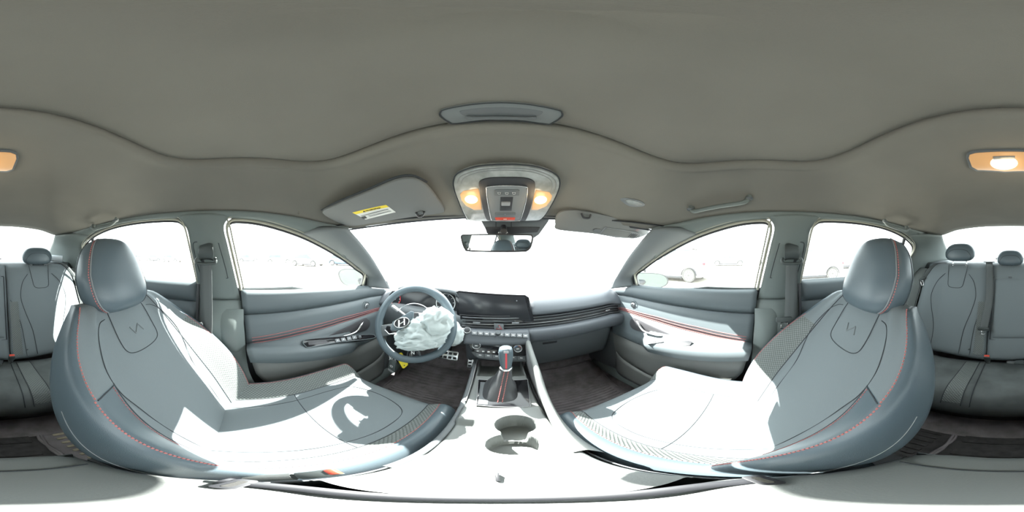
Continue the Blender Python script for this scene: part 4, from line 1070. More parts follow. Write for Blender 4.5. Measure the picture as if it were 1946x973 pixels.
for sg in (-1, 1):
    sp = wplate('spoke', rt([(sg * .05, .022), (sg * .10, .030), (sg * .158, .036), (sg * .160, -.020), (sg * .11, -.020), (sg * .05, -.030)][::sg]), .004, .016, PLAS, b=.003)
    pd = wplate('button_pad', rt([(sg * .062, .018), (sg * .118, .024), (sg * .126, .010), (sg * .112, -.014), (sg * .062, -.018)][::sg]), .010, .008, GLOSSB, sp, .002)
    wplate('thumb_roller', rt([(sg * .082, .010), (sg * .098, .012), (sg * .098, -.006), (sg * .082, -.007)][::sg]), .013, .005, GREYB, pd, .001)
    wplate('metal_accent', rt([(sg * .058, -.019), (sg * .112, -.0155), (sg * .128, .008), (sg * .133, .007), (sg * .116, -.021), (sg * .058, -.025)][::sg]), .011, .008, CHROME, sp, .0008)
bs = wplate('spoke', rt([(-.024, -.05), (.024, -.05), (.018, -.10), (.030, -.157), (-.030, -.157), (-.018, -.10)][::-1], 14), .0, .014, PLAS, b=.003)
wplate('metal_accent', rt([(-.015, -.105), (.015, -.105), (.024, -.150), (-.024, -.150)][::-1], 14), .003, .006, GLOSSB, bs, .001)
c0 = rt([(0, -.132)], 14)[0]
text('n_badge', 'N', .020, W(c0[0], c0[1], .0036), WU * math.cos(.24) + WV * math.sin(.24), WV * math.cos(.24) - WU * math.sin(.24), CHROME, bs)
# burst hub cover flap with the oval emblem
fl = [(-.095, -.055), (-.088, -.034), (.006, .040), (.022, .040), (.026, .022), (.000, -.006), (-.030, -.030), (-.078, -.058)]
fm = WN
fo_ = pplate('hub_cover_flap', [(741.5, 623), (746, 611), (780, 591), (786, 592), (785, 603), (772, 619), (758, 627), (742, 628)], W(0, 0, .075), (WN + WU * .18 + WV * .2).normalized(), .016, LEA, SW, .003)
em_c = hit(763.5, 613.5, W(0, 0, .075), (WN + WU * .18 + WV * .2).normalized()); en = (WN + WU * .18 + WV * .2).normalized()
er_ = (WU * math.cos(.62) + WV * math.sin(.62)); er_ = (er_ - en * er_.dot(en)).normalized(); eu = en.cross(er_)
E_ = lambda x, y, z=.0025: em_c + er_ * x + eu * y + en * z
plate('emblem_disc', [E_(x, y, .0015) for x, y in ell(32, .030, .020)], en, .003, PLASD, fo_)
tube('emblem_ring', [E_(x, y) for x, y in ell(40, .030, .020)], .0020, CHROME, fo_, closed=True, seg=6)
for xx in (-.011, .011):
    tube('emblem_bar', [E_(xx - .004, -.0135), E_(xx, 0), E_(xx + .004, .0135)], .0026, CHROME, fo_, n=10, seg=6)
tube('emblem_bar', [E_(-.010, -.003), E_(0, .000), E_(.010, .003)], .0024, CHROME, fo_, n=8, seg=6)
tube('trim_arc', [polar(.095, a, .002) for a in range(52, 150, 6)], .0022, CHROME, SW, seg=6)
tube('column_shroud', [W(0, 0, -.03), W(0, -.01, -.12), W(0, -.02, -.22)], .052, PLASD, SW, n=8, seg=20)

def crumple(name, c, ax3, rad, seed, m, par, amp=.22, sub=5):
    bm = bmesh.new(); bmesh.ops.create_icosphere(bm, subdivisions=sub, radius=1)
    R3 = Matrix((ax3[0], ax3[1], ax3[2])).transposed()
    for v in bm.verts:
        n = v.co.normalized(); q = n * 1.6 + V((seed, seed * .7, 0))
        r1 = 1 - abs(noise.noise(q * 1.15 + noise.noise_vector(q) * .5)) * 2
        r2 = 1 - abs(noise.noise(q * 2.6 + V((5, 1, 2)))) * 2
        r3 = noise.noise(q * 5.5)
        f = 1 + amp * (r1 - .35) + amp * .45 * (r2 - .4) + amp * .12 * r3
        p = n * f; v.co = V(c) + R3 @ V((p.x * rad[0], p.y * rad[1], p.z * rad[2]))
    return from_bm(name, bm, m, par)
n_ab = V((.05, -.85, .52)).normalized()
AB = thing('airbag', tuple(hit(795, 660, W(0, 0, .06), WN)), 'deployed white airbag hanging crumpled from the steering wheel hub', 'airbag')
ca = hit(803, 633, W(0, 0, .035), WN)
axs = ((WU * .95 + WV * .3).normalized(), None, WN); a0 = (axs[0] - WN * axs[0].dot(WN)).normalized()
crumple('airbag_bag', ca, (a0, WN.cross(a0), WN), (.088, .062, .046), 3.1, AIRB, AB, .30)
crumple('airbag_fold', hit(826, 612, W(0, 0, .05), WN), (a0, WN.cross(a0), WN), (.062, .052, .035), 8.4, AIRB, AB, .34, 4)
crumple('airbag_fold', hit(775, 643, W(0, 0, .035), WN), (a0, WN.cross(a0), WN), (.048, .036, .032), 1.7, AIRB, AB, .34, 4)
crumple('airbag_tail', hit(790, 653, W(0, 0, .05), WN), (a0, WN.cross(a0), WN), (.072, .026, .036), 5.9, AIRB, AB, .32, 4)
a2 = at(860, 634, Y=.665)
AB2 = thing('airbag', (a2.x, a2.y, a2.z - .08), 'small white airbag bulge pushed out behind the right of the wheel', 'airbag')
crumple('airbag_bag', a2, (V((1, 0, 0)), V((0, 1, 0)), V((0, 0, 1))), (.046, .042, .058), 12.3, AIRB, AB2, .16, 4)
tube('airbag_neck', [a2 + V((0, .0, -.02)), a2 + V((-.02, .05, -.02)), a2 + V((-.03, .09, -.02))], [.04, .034, .03], AIRB, AB2, n=8, seg=14)
for sg, lab in ((-1, 'silver-tipped indicator stalk left of the steering column'), (1, 'short wiper stalk tip right of the steering column')):
    st = thing('column_stalk', tuple(W(sg * .05, .02, -.06)), lab, 'stalk')
    a_, b_ = (W(-.03, .015, -.055), W(-.145, .062, -.05)) if sg < 0 else (W(.03, .0, -.055), W(.172, -.002, -.05))
    tube('lever', [a_, a_ * .5 + b_ * .5, b_], [.007, .010, .012], PLAS, st, n=12, seg=12, flat=.7)
    tube('lever_grip', [a_ * .35 + b_ * .65 + WN * .001, b_ + (b_ - a_) * .02], [.0125, .0135], SILV if sg < 0 else GREYB, st, n=6, seg=12, flat=.7)
# keys tied to the lower left of the rim
KF = thing('key_fob', tuple(at(744, 711, Y=.545)), 'dark key fob with a silver end hanging from the steering wheel', 'key fob')
kc, kd = at(746, 695, Y=.548), V((-.12, 0, -.99)).normalized(); kr = V((.98, -.15, -.12)).normalized()
Mk = frame(kc, kr, -kd)
def kpl(name, pts, z, th, m, par, b=.002): return plate(name, [Mk @ V((x, y, z)) for x, y in pts], Mk.to_3x3() @ V((0, 0, 1)), th, m, par, b)
kpl('fob_body', cr([(-.018, .036), (0, .041), (.018, .036), (.0195, 0), (.018, -.036), (0, -.041), (-.018, -.036), (-.0195, 0)], 32, True), .006, .012, BELTP, KF, .003)
kpl('fob_silver_end', [(-.018, -.028), (.018, -.028), (.017, -.041), (0, -.0445), (-.017, -.041)][::-1], .0075, .014, SILV, KF, .002)
tube('fob_emblem', [Mk @ V((x, y, .0068)) for x, y in ell(24, .008, .0055)], .0010, WHITEM, KF, closed=True, seg=5)
tube('fob_loop', [Mk @ V((x, y, 0)) for x, y in ((-.010, .036), (-.008, .052), (.004, .055), (.010, .046), (.008, .036))], .0022, CHROME, KF, n=16, seg=6)
kt = thing('key_tag', tuple(at(770, 697, Y=.543)), 'yellow plastic tag tied beside the key fob', 'tag')
ot, nt_ = at(763, 684, Y=.543), V((.1, -.95, .25)).normalized()
kp = pplate('tag_plate', [(750.5, 674), (762, 670), (764, 671), (775, 690), (775, 694), (768, 700), (765, 700)], ot, nt_, .002, YEL, kt, .0006)
for x, y, r in ((756, 676.5, .004), (768.5, 694.5, .0028)):
    lathe('tag_hole', [(.0004, .0006), (r, .0006), (r, 0)], frame(hit(x, y, ot, nt_), (1, 0, 0), nt_.cross(V((1, 0, 0)))), SEAM, kp, 14)
ti = thing('tie_wire', tuple(at(742, 678, Y=.545)), 'white tie holding the key and tag to the wheel rim', 'tie')
tube('tie_loop', [at(738.5, 660, Y=.575), at(741, 668, Y=.56), at(742.5, 676, Y=.55), at(748, 677, Y=.546), at(756, 676.5, Y=.541), at(750, 679, Y=.546), at(743, 679, Y=.55), at(740, 684, Y=.552)], .0018, WHITEM, ti, n=40, seg=6)
tube('tie_strand', [at(738.5, 660, Y=.575), at(739.5, 672, Y=.556), at(741, 681, Y=.55), at(746, 682, Y=.548)], .0014, WHITEM, ti, n=20, seg=6)
# pedals
for nm, lab, c, w_, h_, tl in (('brake_pedal', 'wide metal brake pedal with rubber slots under the dash', at(851, 675, Y=.84), .115, .062, .9), ('accelerator_pedal', 'narrow tall metal accelerator pedal beside the console', at(898, 683, Y=.84), .050, .120, 1.0)):
    pd = thing(nm, tuple(c - V((0, 0, .05))), lab, 'pedal')
    M = frame(c, (1, 0, 0), (0, tl * .45, .9))
    plate('pedal_plate', [M @ V((x, y, 0)) for x, y in rrect(w_, h_, .008)], M.to_3x3() @ V((0, 0, 1)), .008, CHROME, pd, .0015)
    nx, ny = (4, 2) if w_ > h_ else (2, 5)
    for i in range(nx):
        for j in range(ny):
            cx, cy = (i - (nx - 1) / 2) * w_ * .92 / nx, (j - (ny - 1) / 2) * h_ * .9 / ny
            plate('pedal_slot', [M @ V((cx + x, cy + y, .001)) for x, y in rrect(w_ * .66 / nx, h_ * .5 / ny, .003)], M.to_3x3() @ V((0, 0, 1)), .002, PLASD, pd)
    tube('pedal_arm', [M @ V((0, 0, -.008)), c + V((0, .05, .02)), c + V((0, .10, .14))], .008, PLASD, pd, n=10)

# ================================================================== OVERHEAD: visors, mirror, lamps, handles
SLO, SLN = V((0, .30, 1.198)), V((0, -.41, -.91)).normalized()     # the front slope of the headliner
def visor(name, px, lab, o, n, hinge):
    t = thing(name, tuple(V(o)), lab, 'sun visor', 'sun visors')
    b = pplate('visor_panel', px, o, n, .016, VISOR, t, .005, smooth=56)
    return t, b
vo, vn = V((-.36, .42, 1.088)), V((.20, -.25, -.94)).normalized()
t, b = visor('sun_visor', [(612, 405), (640, 390), (699, 366), (753, 344), (785, 341), (810, 353), (832, 379), (845, 399), (838, 406), (800, 411), (760, 417), (700, 426), (668, 430), (643, 424)], 'folded driver sun visor carrying a yellow and white warning label', vo, vn, None)
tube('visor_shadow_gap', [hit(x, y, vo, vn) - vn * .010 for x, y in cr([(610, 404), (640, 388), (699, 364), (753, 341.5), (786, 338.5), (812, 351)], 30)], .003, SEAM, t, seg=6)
lb_ = pplate('warning_label', [(669.5, 403.5), (733.5, 389), (752, 403), (695, 417)], vo, vn, .0012, LABW, t, lift=.0008)
pplate('label_header', [(669.5, 403.5), (733.5, 389), (739, 393), (676.5, 407)], vo, vn, .0006, LABY, lb_, lift=.0012)
A_, B_ = hit(676, 405, vo, vn), hit(735, 392, vo, vn); rgt = (B_ - A_).normalized(); upv = vn.cross(rgt)
text('warning_text', '▲ WARNING!', .0098, hit(706, 398, vo, vn) + vn * .0018, rgt, upv, INK, lb_)
for k in range(6):
    f = k / 6
    a_, b2 = (684 + 9 * f + (0 if k != 0 else 6), 408.5 + 6.5 * f), (737 + 10 * f - (7 if k % 3 == 2 else 0), 396.5 + 6.5 * f)
    if k in (3, 4, 5): a_ = (a_[0] + 11, a_[1] - 2.4)
    tube('label_line', [hit(*a_, vo, vn) + vn * .0014, hit(*b2, vo, vn) + vn * .0014], .0005, GREYB, lb_, seg=4)
pplate('label_pictogram', [(686, 412), (694, 410), (698, 414), (690, 416)], vo, vn, .0004, INK, lb_, lift=.0014)
ck = thing('visor_clip', tuple(hit(798, 407, SLO, SLN)), 'small dark hook holding the driver visor by the header', 'clip')
tube('hook', [hit(791, 403, vo, vn) + vn * .003, hit(795, 407, vo, vn) + vn * .008, hit(802, 406, vo, vn) + vn * .008, hit(806, 401, vo, vn) + vn * .003], .0042, PLASD, ck, n=14)
rbox('hook_base', (.022, .012, .010), tuple(hit(798.5, 403, vo, vn) + vn * .002), PLAS, ck, .002)
vo2, vn2 = V((.36, .475, 1.065)), V((-.12, -.80, -.58)).normalized()
t, b = visor('sun_visor', [(1056, 428), (1057, 414), (1064, 404), (1080, 400), (1105, 401), (1170, 414), (1228, 431), (1234, 438), (1230, 446), (1215, 452), (1200, 454), (1165, 450), (1127, 445), (1062, 438)], 'half-lowered passenger sun visor with a covered vanity mirror', vo2, vn2, None)
mc = pplate('mirror_frame', [(1137, 445), (1149, 431), (1207, 440), (1214, 444), (1202, 453), (1170, 451)], vo2, vn2, .004, GREYB, t, .001, lift=.003)
pplate('mirror_cover', [(1141, 444), (1151, 433), (1200, 441), (1191, 450)], vo2, vn2, .002, VISOR, mc, .0006, lift=.0045)
pplate('mirror_slide', [(1127, 436), (1133, 434), (1143, 436), (1139, 443), (1128, 440)], vo2, vn2, .003, PLAS, t, .0008, lift=.003)
for k in range(4):
    tube('mirror_rib', [hit(1200 + 3.4 * k, 443 + .5 * k, vo2, vn2) + vn2 * .005, hit(1192 + 3.4 * k, 450 + .4 * k, vo2, vn2) + vn2 * .005], .0012, PLASD, mc, seg=5)
tube('hinge_rod', [hit(1090, 404, vo2, vn2) - vn2 * .006, hit(1228, 431, vo2, vn2) - vn2 * .006, hit(1238, 424, vo2, vn2) - vn2 * .03], .0045, PLAS, t, n=16)
ck = thing('visor_clip', tuple(hit(1111, 405, vo2, vn2) - vn2 * .01), 'dark clip gripping the passenger visor rod', 'clip')
rbox('clip_base', (.030, .022, .010), tuple(hit(1115, 401, SLO, SLN)), PLAS, ck, .003, rot=(-.45, 0, 0))
tube('hook', [hit(1104, 404, vo2, vn2) + vn2 * .006, hit(1108, 411, vo2, vn2) + vn2 * .010, hit(1118, 412, vo2, vn2) + vn2 * .010, hit(1122, 406, vo2, vn2) + vn2 * .006], .0035, PLASD, ck, n=14)
d_ = ray(1201, 383); tt = .3
while tt < .8 and (CAMP + d_ * tt).z < ceil_z(*(CAMP + d_ * tt).xy): tt += .002
vp = CAMP + d_ * tt; gx = (ceil_z(vp.x + .03, vp.y) - ceil_z(vp.x - .03, vp.y)) / .06; gy = (ceil_z(vp.x, vp.y + .03) - ceil_z(vp.x, vp.y - .03)) / .06
vln = V((gx, gy, -1)).normalized()
vl = thing('vanity_lamp', tuple(vp), 'small pale vanity lamp set in the headliner above the passenger visor', 'lamp')
pplate('lamp_bezel', [(1178, 378), (1186, 374.5), (1215, 380), (1225, 387), (1218, 391), (1195, 390)], vp, vln, .010, GREYB, vl, .0015, smooth=24, lift=.006)
pplate('lamp_lens', [(1188, 379), (1195, 377.5), (1215, 382), (1220, 386.5), (1214, 388.5), (1197, 386.5)], vp, vln, .003, LENS, vl, .0008, smooth=20, lift=.008)
# overhead console
S8 = lambda pts: [(840 + x / 4.867, 290 + y / 4.867) for x, y in pts]
OC = thing('overhead_console', tuple(hit(962, 360, SLO, SLN)), 'clear plastic overhead console with two lit map lamps and a switch panel', 'lamp')
LF = .018
oo = pplate('lens_housing', S8([(115, 235), (150, 170), (300, 112), (470, 92), (590, 88), (720, 92), (880, 112), (1030, 170), (1080, 240), (1060, 340), (990, 480), (920, 575), (840, 598), (560, 604), (270, 596), (220, 560), (150, 400), (118, 300)]), SLO, SLN, .022, LENS, OC, .006, smooth=72, lift=LF)
tube('housing_rim', [hit(x, y, SLO, SLN) + SLN * (LF - .006) for x, y in cr(S8([(110, 235), (147, 167), (300, 108), (470, 88), (590, 84), (720, 88), (880, 108), (1034, 167), (1085, 240), (1064, 342), (994, 482), (924, 579), (842, 603), (560, 609), (268, 601), (216, 563), (146, 402), (113, 300)]), 72, True)], .0018, SEAM, OC, closed=True, seg=6)
for k, (sc, r) in enumerate(((.93, .0012), (.86, .0009))):
    pts = S8([(115, 235), (150, 170), (300, 112), (470, 92), (590, 88), (720, 92), (880, 112), (1030, 170), (1080, 240), (1060, 340)])
    cxy = (963, 360)
    tube('lens_ridge', [hit(cxy[0] + (x - cxy[0]) * sc, cxy[1] + (y - cxy[1]) * sc, SLO, SLN) + SLN * (LF + .0005) for x, y in cr(pts, 40)], r, GREYB, oo, seg=5)
for pts, bulb in (([(172, 345), (200, 315), (340, 292), (352, 330), (372, 488), (300, 490), (225, 450), (185, 400)], (275, 390)), ([(862, 305), (985, 325), (1012, 360), (1000, 400), (960, 455), (880, 490), (822, 490), (845, 350)], (905, 395))):
    ll = pplate('map_lamp', S8(pts), SLO, SLN, .006, LAMPL, OC, .002, lift=LF + .0015)
    bx, by = S8([bulb])[0]; M = frame(hit(bx, by, SLO, SLN) + SLN * (LF + .002), (1, 0, 0), SLN.cross(V((1, 0, 0))))
    lathe('bulb_glow', [(.0005, .004), (.010, .0035), (.016, .002), (.018, 0)], M, LAMPB, ll, 20)
    pt = bpy.data.lights.new('map_lamp_light', 'POINT'); pt.energy = .02; pt.color = (1, .75, .45); pt.shadow_soft_size = .02
    po = bpy.data.objects.new('map_lamp_light', pt); COL.objects.link(po); po.location = hit(bx, by, SLO, SLN) + SLN * (LF + .03)
    po.parent = OC; po.matrix_parent_inverse = Matrix.Translation(-OC.location)
dk = pplate('switch_bezel', S8([(345, 270), (360, 215), (450, 190), (600, 186), (750, 190), (835, 215), (855, 270), (830, 420), (780, 565), (740, 588), (600, 592), (450, 588), (405, 560), (370, 420)]), SLO, SLN, .012, PLASD, OC, .002, smooth=56, lift=LF + .004)
fp = pplate('switch_panel', S8([(415, 290), (430, 262), (600, 252), (765, 262), (782, 290), (770, 400), (725, 560), (700, 576), (600, 578), (480, 574), (455, 555), (425, 400)]), SLO, SLN, .010, GREYB, OC, .002, smooth=48, lift=LF + .007)
tube('panel_rim', [hit(x, y, SLO, SLN) + SLN * (LF + .007) for x, y in cr(S8([(415, 290), (430, 262), (600, 252), (765, 262), (782, 290), (770, 400), (725, 560), (700, 576), (600, 578), (480, 574), (455, 555), (425, 400)]), 48, True)], .0012, CHROME, fp, closed=True, seg=6)
b1 = pplate('lamp_switch', S8([(487, 290), (500, 286), (700, 286), (712, 292), (708, 335), (700, 340), (497, 340), (487, 335)]), SLO, SLN, .004, PLAS, fp, .0008, lift=LF + .009)
for x, y in ((530, 316), (598, 318), (662, 316)):
    tube('lamp_icon', [hit(*S8([(x + a, y + b)])[0], SLO, SLN) + SLN * (LF + .0095) for a, b in ((-16, -9), (14, -9), (8, 8), (-8, 8))], .0006, WHITEM, b1, closed=True, seg=4)
b2 = pplate('sunroof_switch', S8([(540, 354), (655, 354), (640, 480), (535, 480)]), SLO, SLN, .006, PLASD, fp, .001, lift=LF + .0085)
pplate('switch_toggle', S8([(548, 392), (630, 392), (626, 424), (548, 424)]), SLO, SLN, .008, SILV, b2, .0012, lift=LF + .013)
b3 = pplate('info_button', S8([(488, 504), (500, 498), (670, 498), (680, 504), (676, 524), (490, 524)]), SLO, SLN, .004, PLAS, fp, .0008, lift=LF + .009)
b4 = pplate('emergency_button', S8([(490, 546), (674, 546), (668, 568), (500, 570)]), SLO, SLN, .004, REDM, fp, .0008, lift=LF + .009)
A_ = hit(*S8([(582, 557)])[0], SLO, SLN) + SLN * (LF + .0095)
text('sos_text', 'SOS', .006, A_, (1, 0, 0), SLN.cross(V((1, 0, 0))), WHITEM, b4)
A_ = hit(*S8([(582, 512)])[0], SLO, SLN) + SLN * (LF + .0095)
text('info_text', 'i', .006, A_, (1, 0, 0), SLN.cross(V((1, 0, 0))), WHITEM, b3)
# interior mirror and the camera cover behind it
CVR = thing('camera_cover', (0, .60, 1.06), 'dark plastic sensor cover on the windscreen behind the mirror', 'cover')
oc_, nc_ = V((0, .60, 1.06)), V((0, -.92, -.38)).normalized()
cv = pplate('cover_body', S8([(345, 606), (1000, 606), (985, 640), (900, 760), (840, 800), (430, 770), (395, 700)]), oc_, nc_, .025, PLAS, CVR, .004)
pplate('cover_front', S8([(400, 690), (905, 690), (880, 735), (640, 750), (415, 745)]), oc_, nc_, .004, PLASD, cv, .001, lift=.004)
for x in (497, 641):
    tube('cover_seam', [hit(*S8([(x, y)])[0], oc_, nc_) + nc_ * .001 for y in (612, 650, 688)], .0012, SEAM, cv, seg=5)
for x in (525, 603):
    pplate('cover_lens', S8([(x - 8, 742), (x, 728), (x + 8, 742)]), oc_, nc_, .001, WHITEM, cv, lift=.0055)
RM = thing('rear_view_mirror', tuple(at(945, 462, Y=.545)), 'frameless rear-view mirror hanging at the top of the windscreen', 'mirror')
om, nm_ = at(945, 461, Y=.545), V((-.20, -.98, -.05)).normalized()
mp = [(180, 785), (190, 765), (230, 760), (500, 758), (800, 762), (832, 772), (836, 800), (815, 875), (785, 905), (740, 912), (500, 914), (250, 908), (215, 890), (195, 850)]
outl = [hit(x, y, om, nm_) for x, y in cr(S8(mp), 64, True)]
cen = sum(outl, V((0, 0, 0))) / len(outl)
grid('mirror_housing', [[cen + (p - cen) * sc - nm_ * d for p in outl] for sc, d in ((.985, -.0005), (1.03, .003), (1.03, .012), (.93, .030), (.7, .042), (.1, .045))], PLASD, RM, close=True)
plate('mirror_glass', [cen + (p - cen) * .975 + nm_ * .0012 for p in outl], nm_, .003, MIRR, RM)
tube('mirror_stalk', [cen - nm_ * .03, at(957, 440, Y=.58), at(957, 432, Y=.60)], .012, PLASD, RM, n=10)
tube('mirror_rim', [cen + (p - cen) * 1.0 + nm_ * .001 for p in outl], .0028, PLASD, RM, closed=True, seg=8)
lathe('mirror_knob', [(.001, .008), (.011, .006), (.012, 0)], frame(at(957, 440.5, Y=.568), (1, 0, 0), (0, 0, 1)), PLASD, RM, 18)
# rear dome lamp
DLM = thing('dome_lamp', (at(1910, 306, Z=1.20)), 'lit amber rear dome lamp in the headliner', 'lamp')
zl = ceil_z(0, -.40)
od, nd_ = V((0, -.40, zl - .004)), V((0, .06, -1)).normalized()
pplate('lamp_bezel', [(1836, 300), (1838, 291), (1850, 287), (1910, 285), (1966, 286), (1978, 290), (1982, 300), (1972, 323), (1960, 327), (1910, 328), (1855, 325), (1842, 318)], od, nd_, .010, PLAS, DLM, .002, lift=.002)
pplate('lamp_lens', [(1841, 299), (1843, 293), (1853, 290), (1966, 289), (1976, 293), (1977, 301), (1969, 320), (1958, 323), (1910, 324), (1858, 321), (1847, 315)], od, nd_, .006, LAMPL, DLM, .002, lift=.005)
lathe('bulb_glow', [(.0005, .004), (.018, .0035), (.03, .002), (.034, 0)], frame(hit(1908, 308, od, nd_) + nd_ * .005, (1, 0, 0), nd_.cross(V((1, 0, 0)))), LAMPB, DLM, 20)
rbox('lamp_switch', (.05, .012, .006), tuple(hit(1908, 296, od, nd_) + nd_ * .006), LENS, DLM, .002)
pt = bpy.data.lights.new('dome_lamp_light', 'POINT'); pt.energy = .025; pt.color = (1, .75, .45); pt.shadow_soft_size = .03
po = bpy.data.objects.new('dome_lamp_light', pt); COL.objects.link(po); po.location = od + V((0, 0, -.03)); po.parent = DLM; po.matrix_parent_inverse = Matrix.Translation(-DLM.location)
# grab handles
def grab(s, y0, y1, lab, fold=0.0):
    xe = .535; f = lambda x, y, dz: V((s * x, y, ceil_z(s * xe, y) + dz - (.004 if y0 > 0 else .014)))
    t = thing('grab_handle', tuple(f(xe, (y0 + y1) / 2, 0)), lab, 'handle', 'roof grab handles')
    L_ = y1 - y0
    tube('grip', [f(xe + .004, y0, .004), f(xe - .006, y0 + .012 * (1 if L_ > 0 else -1), -.018), f(xe - .012, y0 + .2 * L_, -.026), f(xe - .014, y0 + .5 * L_, -.028), f(xe - .012, y0 + .8 * L_, -.026), f(xe - .006, y1 - .012 * (1 if L_ > 0 else -1), -.018), f(xe + .004, y1, .004)], [.012, .010, .009, .0095, .009, .010, .012], PILL, t, n=40, seg=12, flat=.8)
    for y in (y0, y1): lathe('mount_cap', [(.001, .006), (.010, .006), (.014, 0)], Matrix.Translation(f(xe - .004, y, -.006)) @ Matrix.Rotation(math.pi, 4, 'X'), PLAS, t, 16)
grab(1, .225, .02, 'grey roof grab handle above the front passenger window')
grab(1, -.55, -.73, 'grey roof grab handle above the rear right window')
grab(-1, -.52, -.70, 'grey roof grab handle above the rear left window')
rec_ = [V((-.560, y, ceil_z(-.560, y) - .006 + dz)) for y, dz in ((-.0, .012), (.01, .024), (.06, .030), (.13, .028), (.19, .014), (.20, .0))]
tube('handle_recess_edge', rec_, .004, HEAD, ceil, n=30)

# ================================================================== SEAT BELTS, BUCKLES, LOOSE THINGS
def ribbon(name, pts, wv, m, par, n=40, th=.0015):
    P_ = [V(p) for p in cr(pts, n)]; wl = wv if isinstance(wv, list) else [wv] * len(pts)
    Wv = [V(p) for p in cr([tuple(q) for q in wl], n)]
    return grid(name, [[p + q * t for t in (-.5, -.17, .17, .5)] for p, q in zip(P_, Wv)], m, par, thick=th)
for s in (-1, 1):
    t = thing('seat_belt', (s * .63, -.13, .45), 'grey %s seat belt hanging from its slider on the %s pillar' % (('driver', 'left') if s < 0 else ('front passenger', 'right')), 'seat belt')
    a0 = V((s * .618, -.138, .962))
    hs = grid('anchor_cover', [[a0 + V((-s * (x + .008 * math.cos(b)), .032 * math.cos(b) * w_, z + .006 * math.sin(b))) for b in [math.pi * k / 10 for k in range(11)]] for x, z, w_ in ((.0, .030, .75), (.012, .030, .8), (.022, .016, .9), (.026, -.004, 1), (.022, -.022, .92), (.006, -.03, .8))], BELTP, t, thick=.003)
    tube('belt_guide', [a0 + V((-s * .016, -.034, -.020)), a0 + V((-s * .022, -.038, -.030)), a0 + V((-s * .024, -.028, -.040)), a0 + V((-s * .024, .028, -.040)), a0 + V((-s * .022, .038, -.030)), a0 + V((-s * .016, .034, -.020))], .006, BELTP, t, n=30)
    lo = V((s * .628, -.128, .44))
    if s < 0: ws = [V((.004, .046, 0)), V((.004, .045, 0)), V((.012, .040, 0)), V((.022, .028, 0)), V((.03, .02, 0))]
    else: ws = [V((.0, .046, 0))] * 5
    mid = [a0 + V((-s * .024, 0, -.038)), a0 * .75 + lo * .25 + V((-s * .028, 0, 0)), a0 * .5 + lo * .5 + V((-s * .022, 0, 0)), a0 * .25 + lo * .75 + V((-s * .018, 0, 0)), lo]
    ribbon('webbing', mid, ws, BELT, t)
    ribbon('webbing', [a0 + V((-s * .012, -.004, -.036)), a0 + V((s * .0, -.006, -.2)), a0 + V((s * .006, -.010, -.42))], V((0, .044, 0)), BELT, t, 16)
    if s > 0:
        c = at(1490, 607, X=.600)
        rbox('tongue_grip', (.014, .062, .022), tuple(c), BELTP, t, .005)
        tube('tongue_plate', [c + V((-.003, -.012, -.012)), c + V((-.003, -.014, -.040)), c + V((-.003, .014, -.040)), c + V((-.003, .012, -.012))], .0045, CHROME, t, closed=True, flat=.5)
# rear belts
t = thing('seat_belt', (.12, -1.0, .4), 'rear centre seat belt hanging down over the bench back', 'seat belt')
cb0 = [at(1880, 499, Y=-1.09), at(1880.5, 512, Y=-1.035), at(1880.5, 560, Y=-.965), at(1874, 600, Y=-.905), at(1869, 624, Y=-.868)]
ribbon('webbing', cb0, V((.046, 0, 0)), BELT, t)
c = at(1868.5, 625, Y=-.862)
rbox('tongue_grip', (.064, .014, .022), tuple(c), BELTP, t, .005)
tube('tongue_plate', [c + V((-.010, .002, -.012)), c + V((-.012, .004, -.034)), c + V((.012, .004, -.034)), c + V((.010, .002, -.012))], .0042, CHROME, t, closed=True, flat=.5)
plate('belt_slot_cover', [at(1880, 497, Y=-1.10) + V((x, y, 0)) for x, y in rrect(.075, .035, .006)], (0, 0, 1), .006, PLAS, t, .002)
t = thing('seat_belt', (.55, -1.0, .4), 'rear right seat belt running beside the bench bolster', 'seat belt')
ribbon('webbing', [(.47, -1.12, .902), (.535, -1.06, .885), (.575, -.99, .80), (.60, -.95, .68), (.635, -.90, .50), (.65, -.86, .36)], V((.020, .034, 0)), BELT, t)
c = V((.582, -.972, .79))
rbox('tongue_grip', (.052, .016, .020), tuple(c), BELTP, t, .005, rot=(0, .5, .9))
tube('tongue_plate', [c + V((-.010, .010, -.010)), c + V((-.016, .012, -.040)), c + V((-.002, .020, -.048)), c + V((.006, .014, -.016))], .004, CHROME, t, closed=True, flat=.5)
t = thing('seat_belt', (-.55, -1.0, .4), 'rear left seat belt running down past the sunlit bolster', 'seat belt')
ribbon('webbing', [(-.50, -1.12, .902), (-.548, -1.06, .885), (-.592, -.99, .80), (-.625, -.94, .66), (-.65, -.88, .45)], V((-.020, .034, 0)), BELT, t)
def buckle(c, d, lab, red=True, sc=1.0):
    c = V(c); d = V(d).normalized(); r = d.cross(V((0, 0, 1))); r = r.normalized() if r.length > .1 else V((1, 0, 0))
    t = thing('belt_buckle', tuple(c), lab, 'buckle')
    M = frame(c, r, d)
    rbox('buckle_body', (.032 * sc, .060 * sc, .016 * sc), (0, 0, 0), BELTP, t, .004, M=M)
    rbox('release_button', (.026 * sc, .016 * sc, .013 * sc), (0, 0, 0), REDM if red else PLASD, t, .003, M=M @ Matrix.Translation((0, .024 * sc, .003 * sc)))
    tube('buckle_strap', [c - d * .025, c - d * .07], .012, BELT, t, seg=8, flat=.4)
buckle(at(22, 680, Y=-.775), (0, .5, .85), 'upright red-buttoned belt buckle at the left end of the bench crease')
buckle(at(1876, 681, Y=-.775), (0, .5, .85), 'red-buttoned belt buckle below the hanging centre belt')
buckle(at(1940, 689, Y=-.765), (-.9, .35, .2), 'black belt buckle lying in the middle of the bench crease', False)
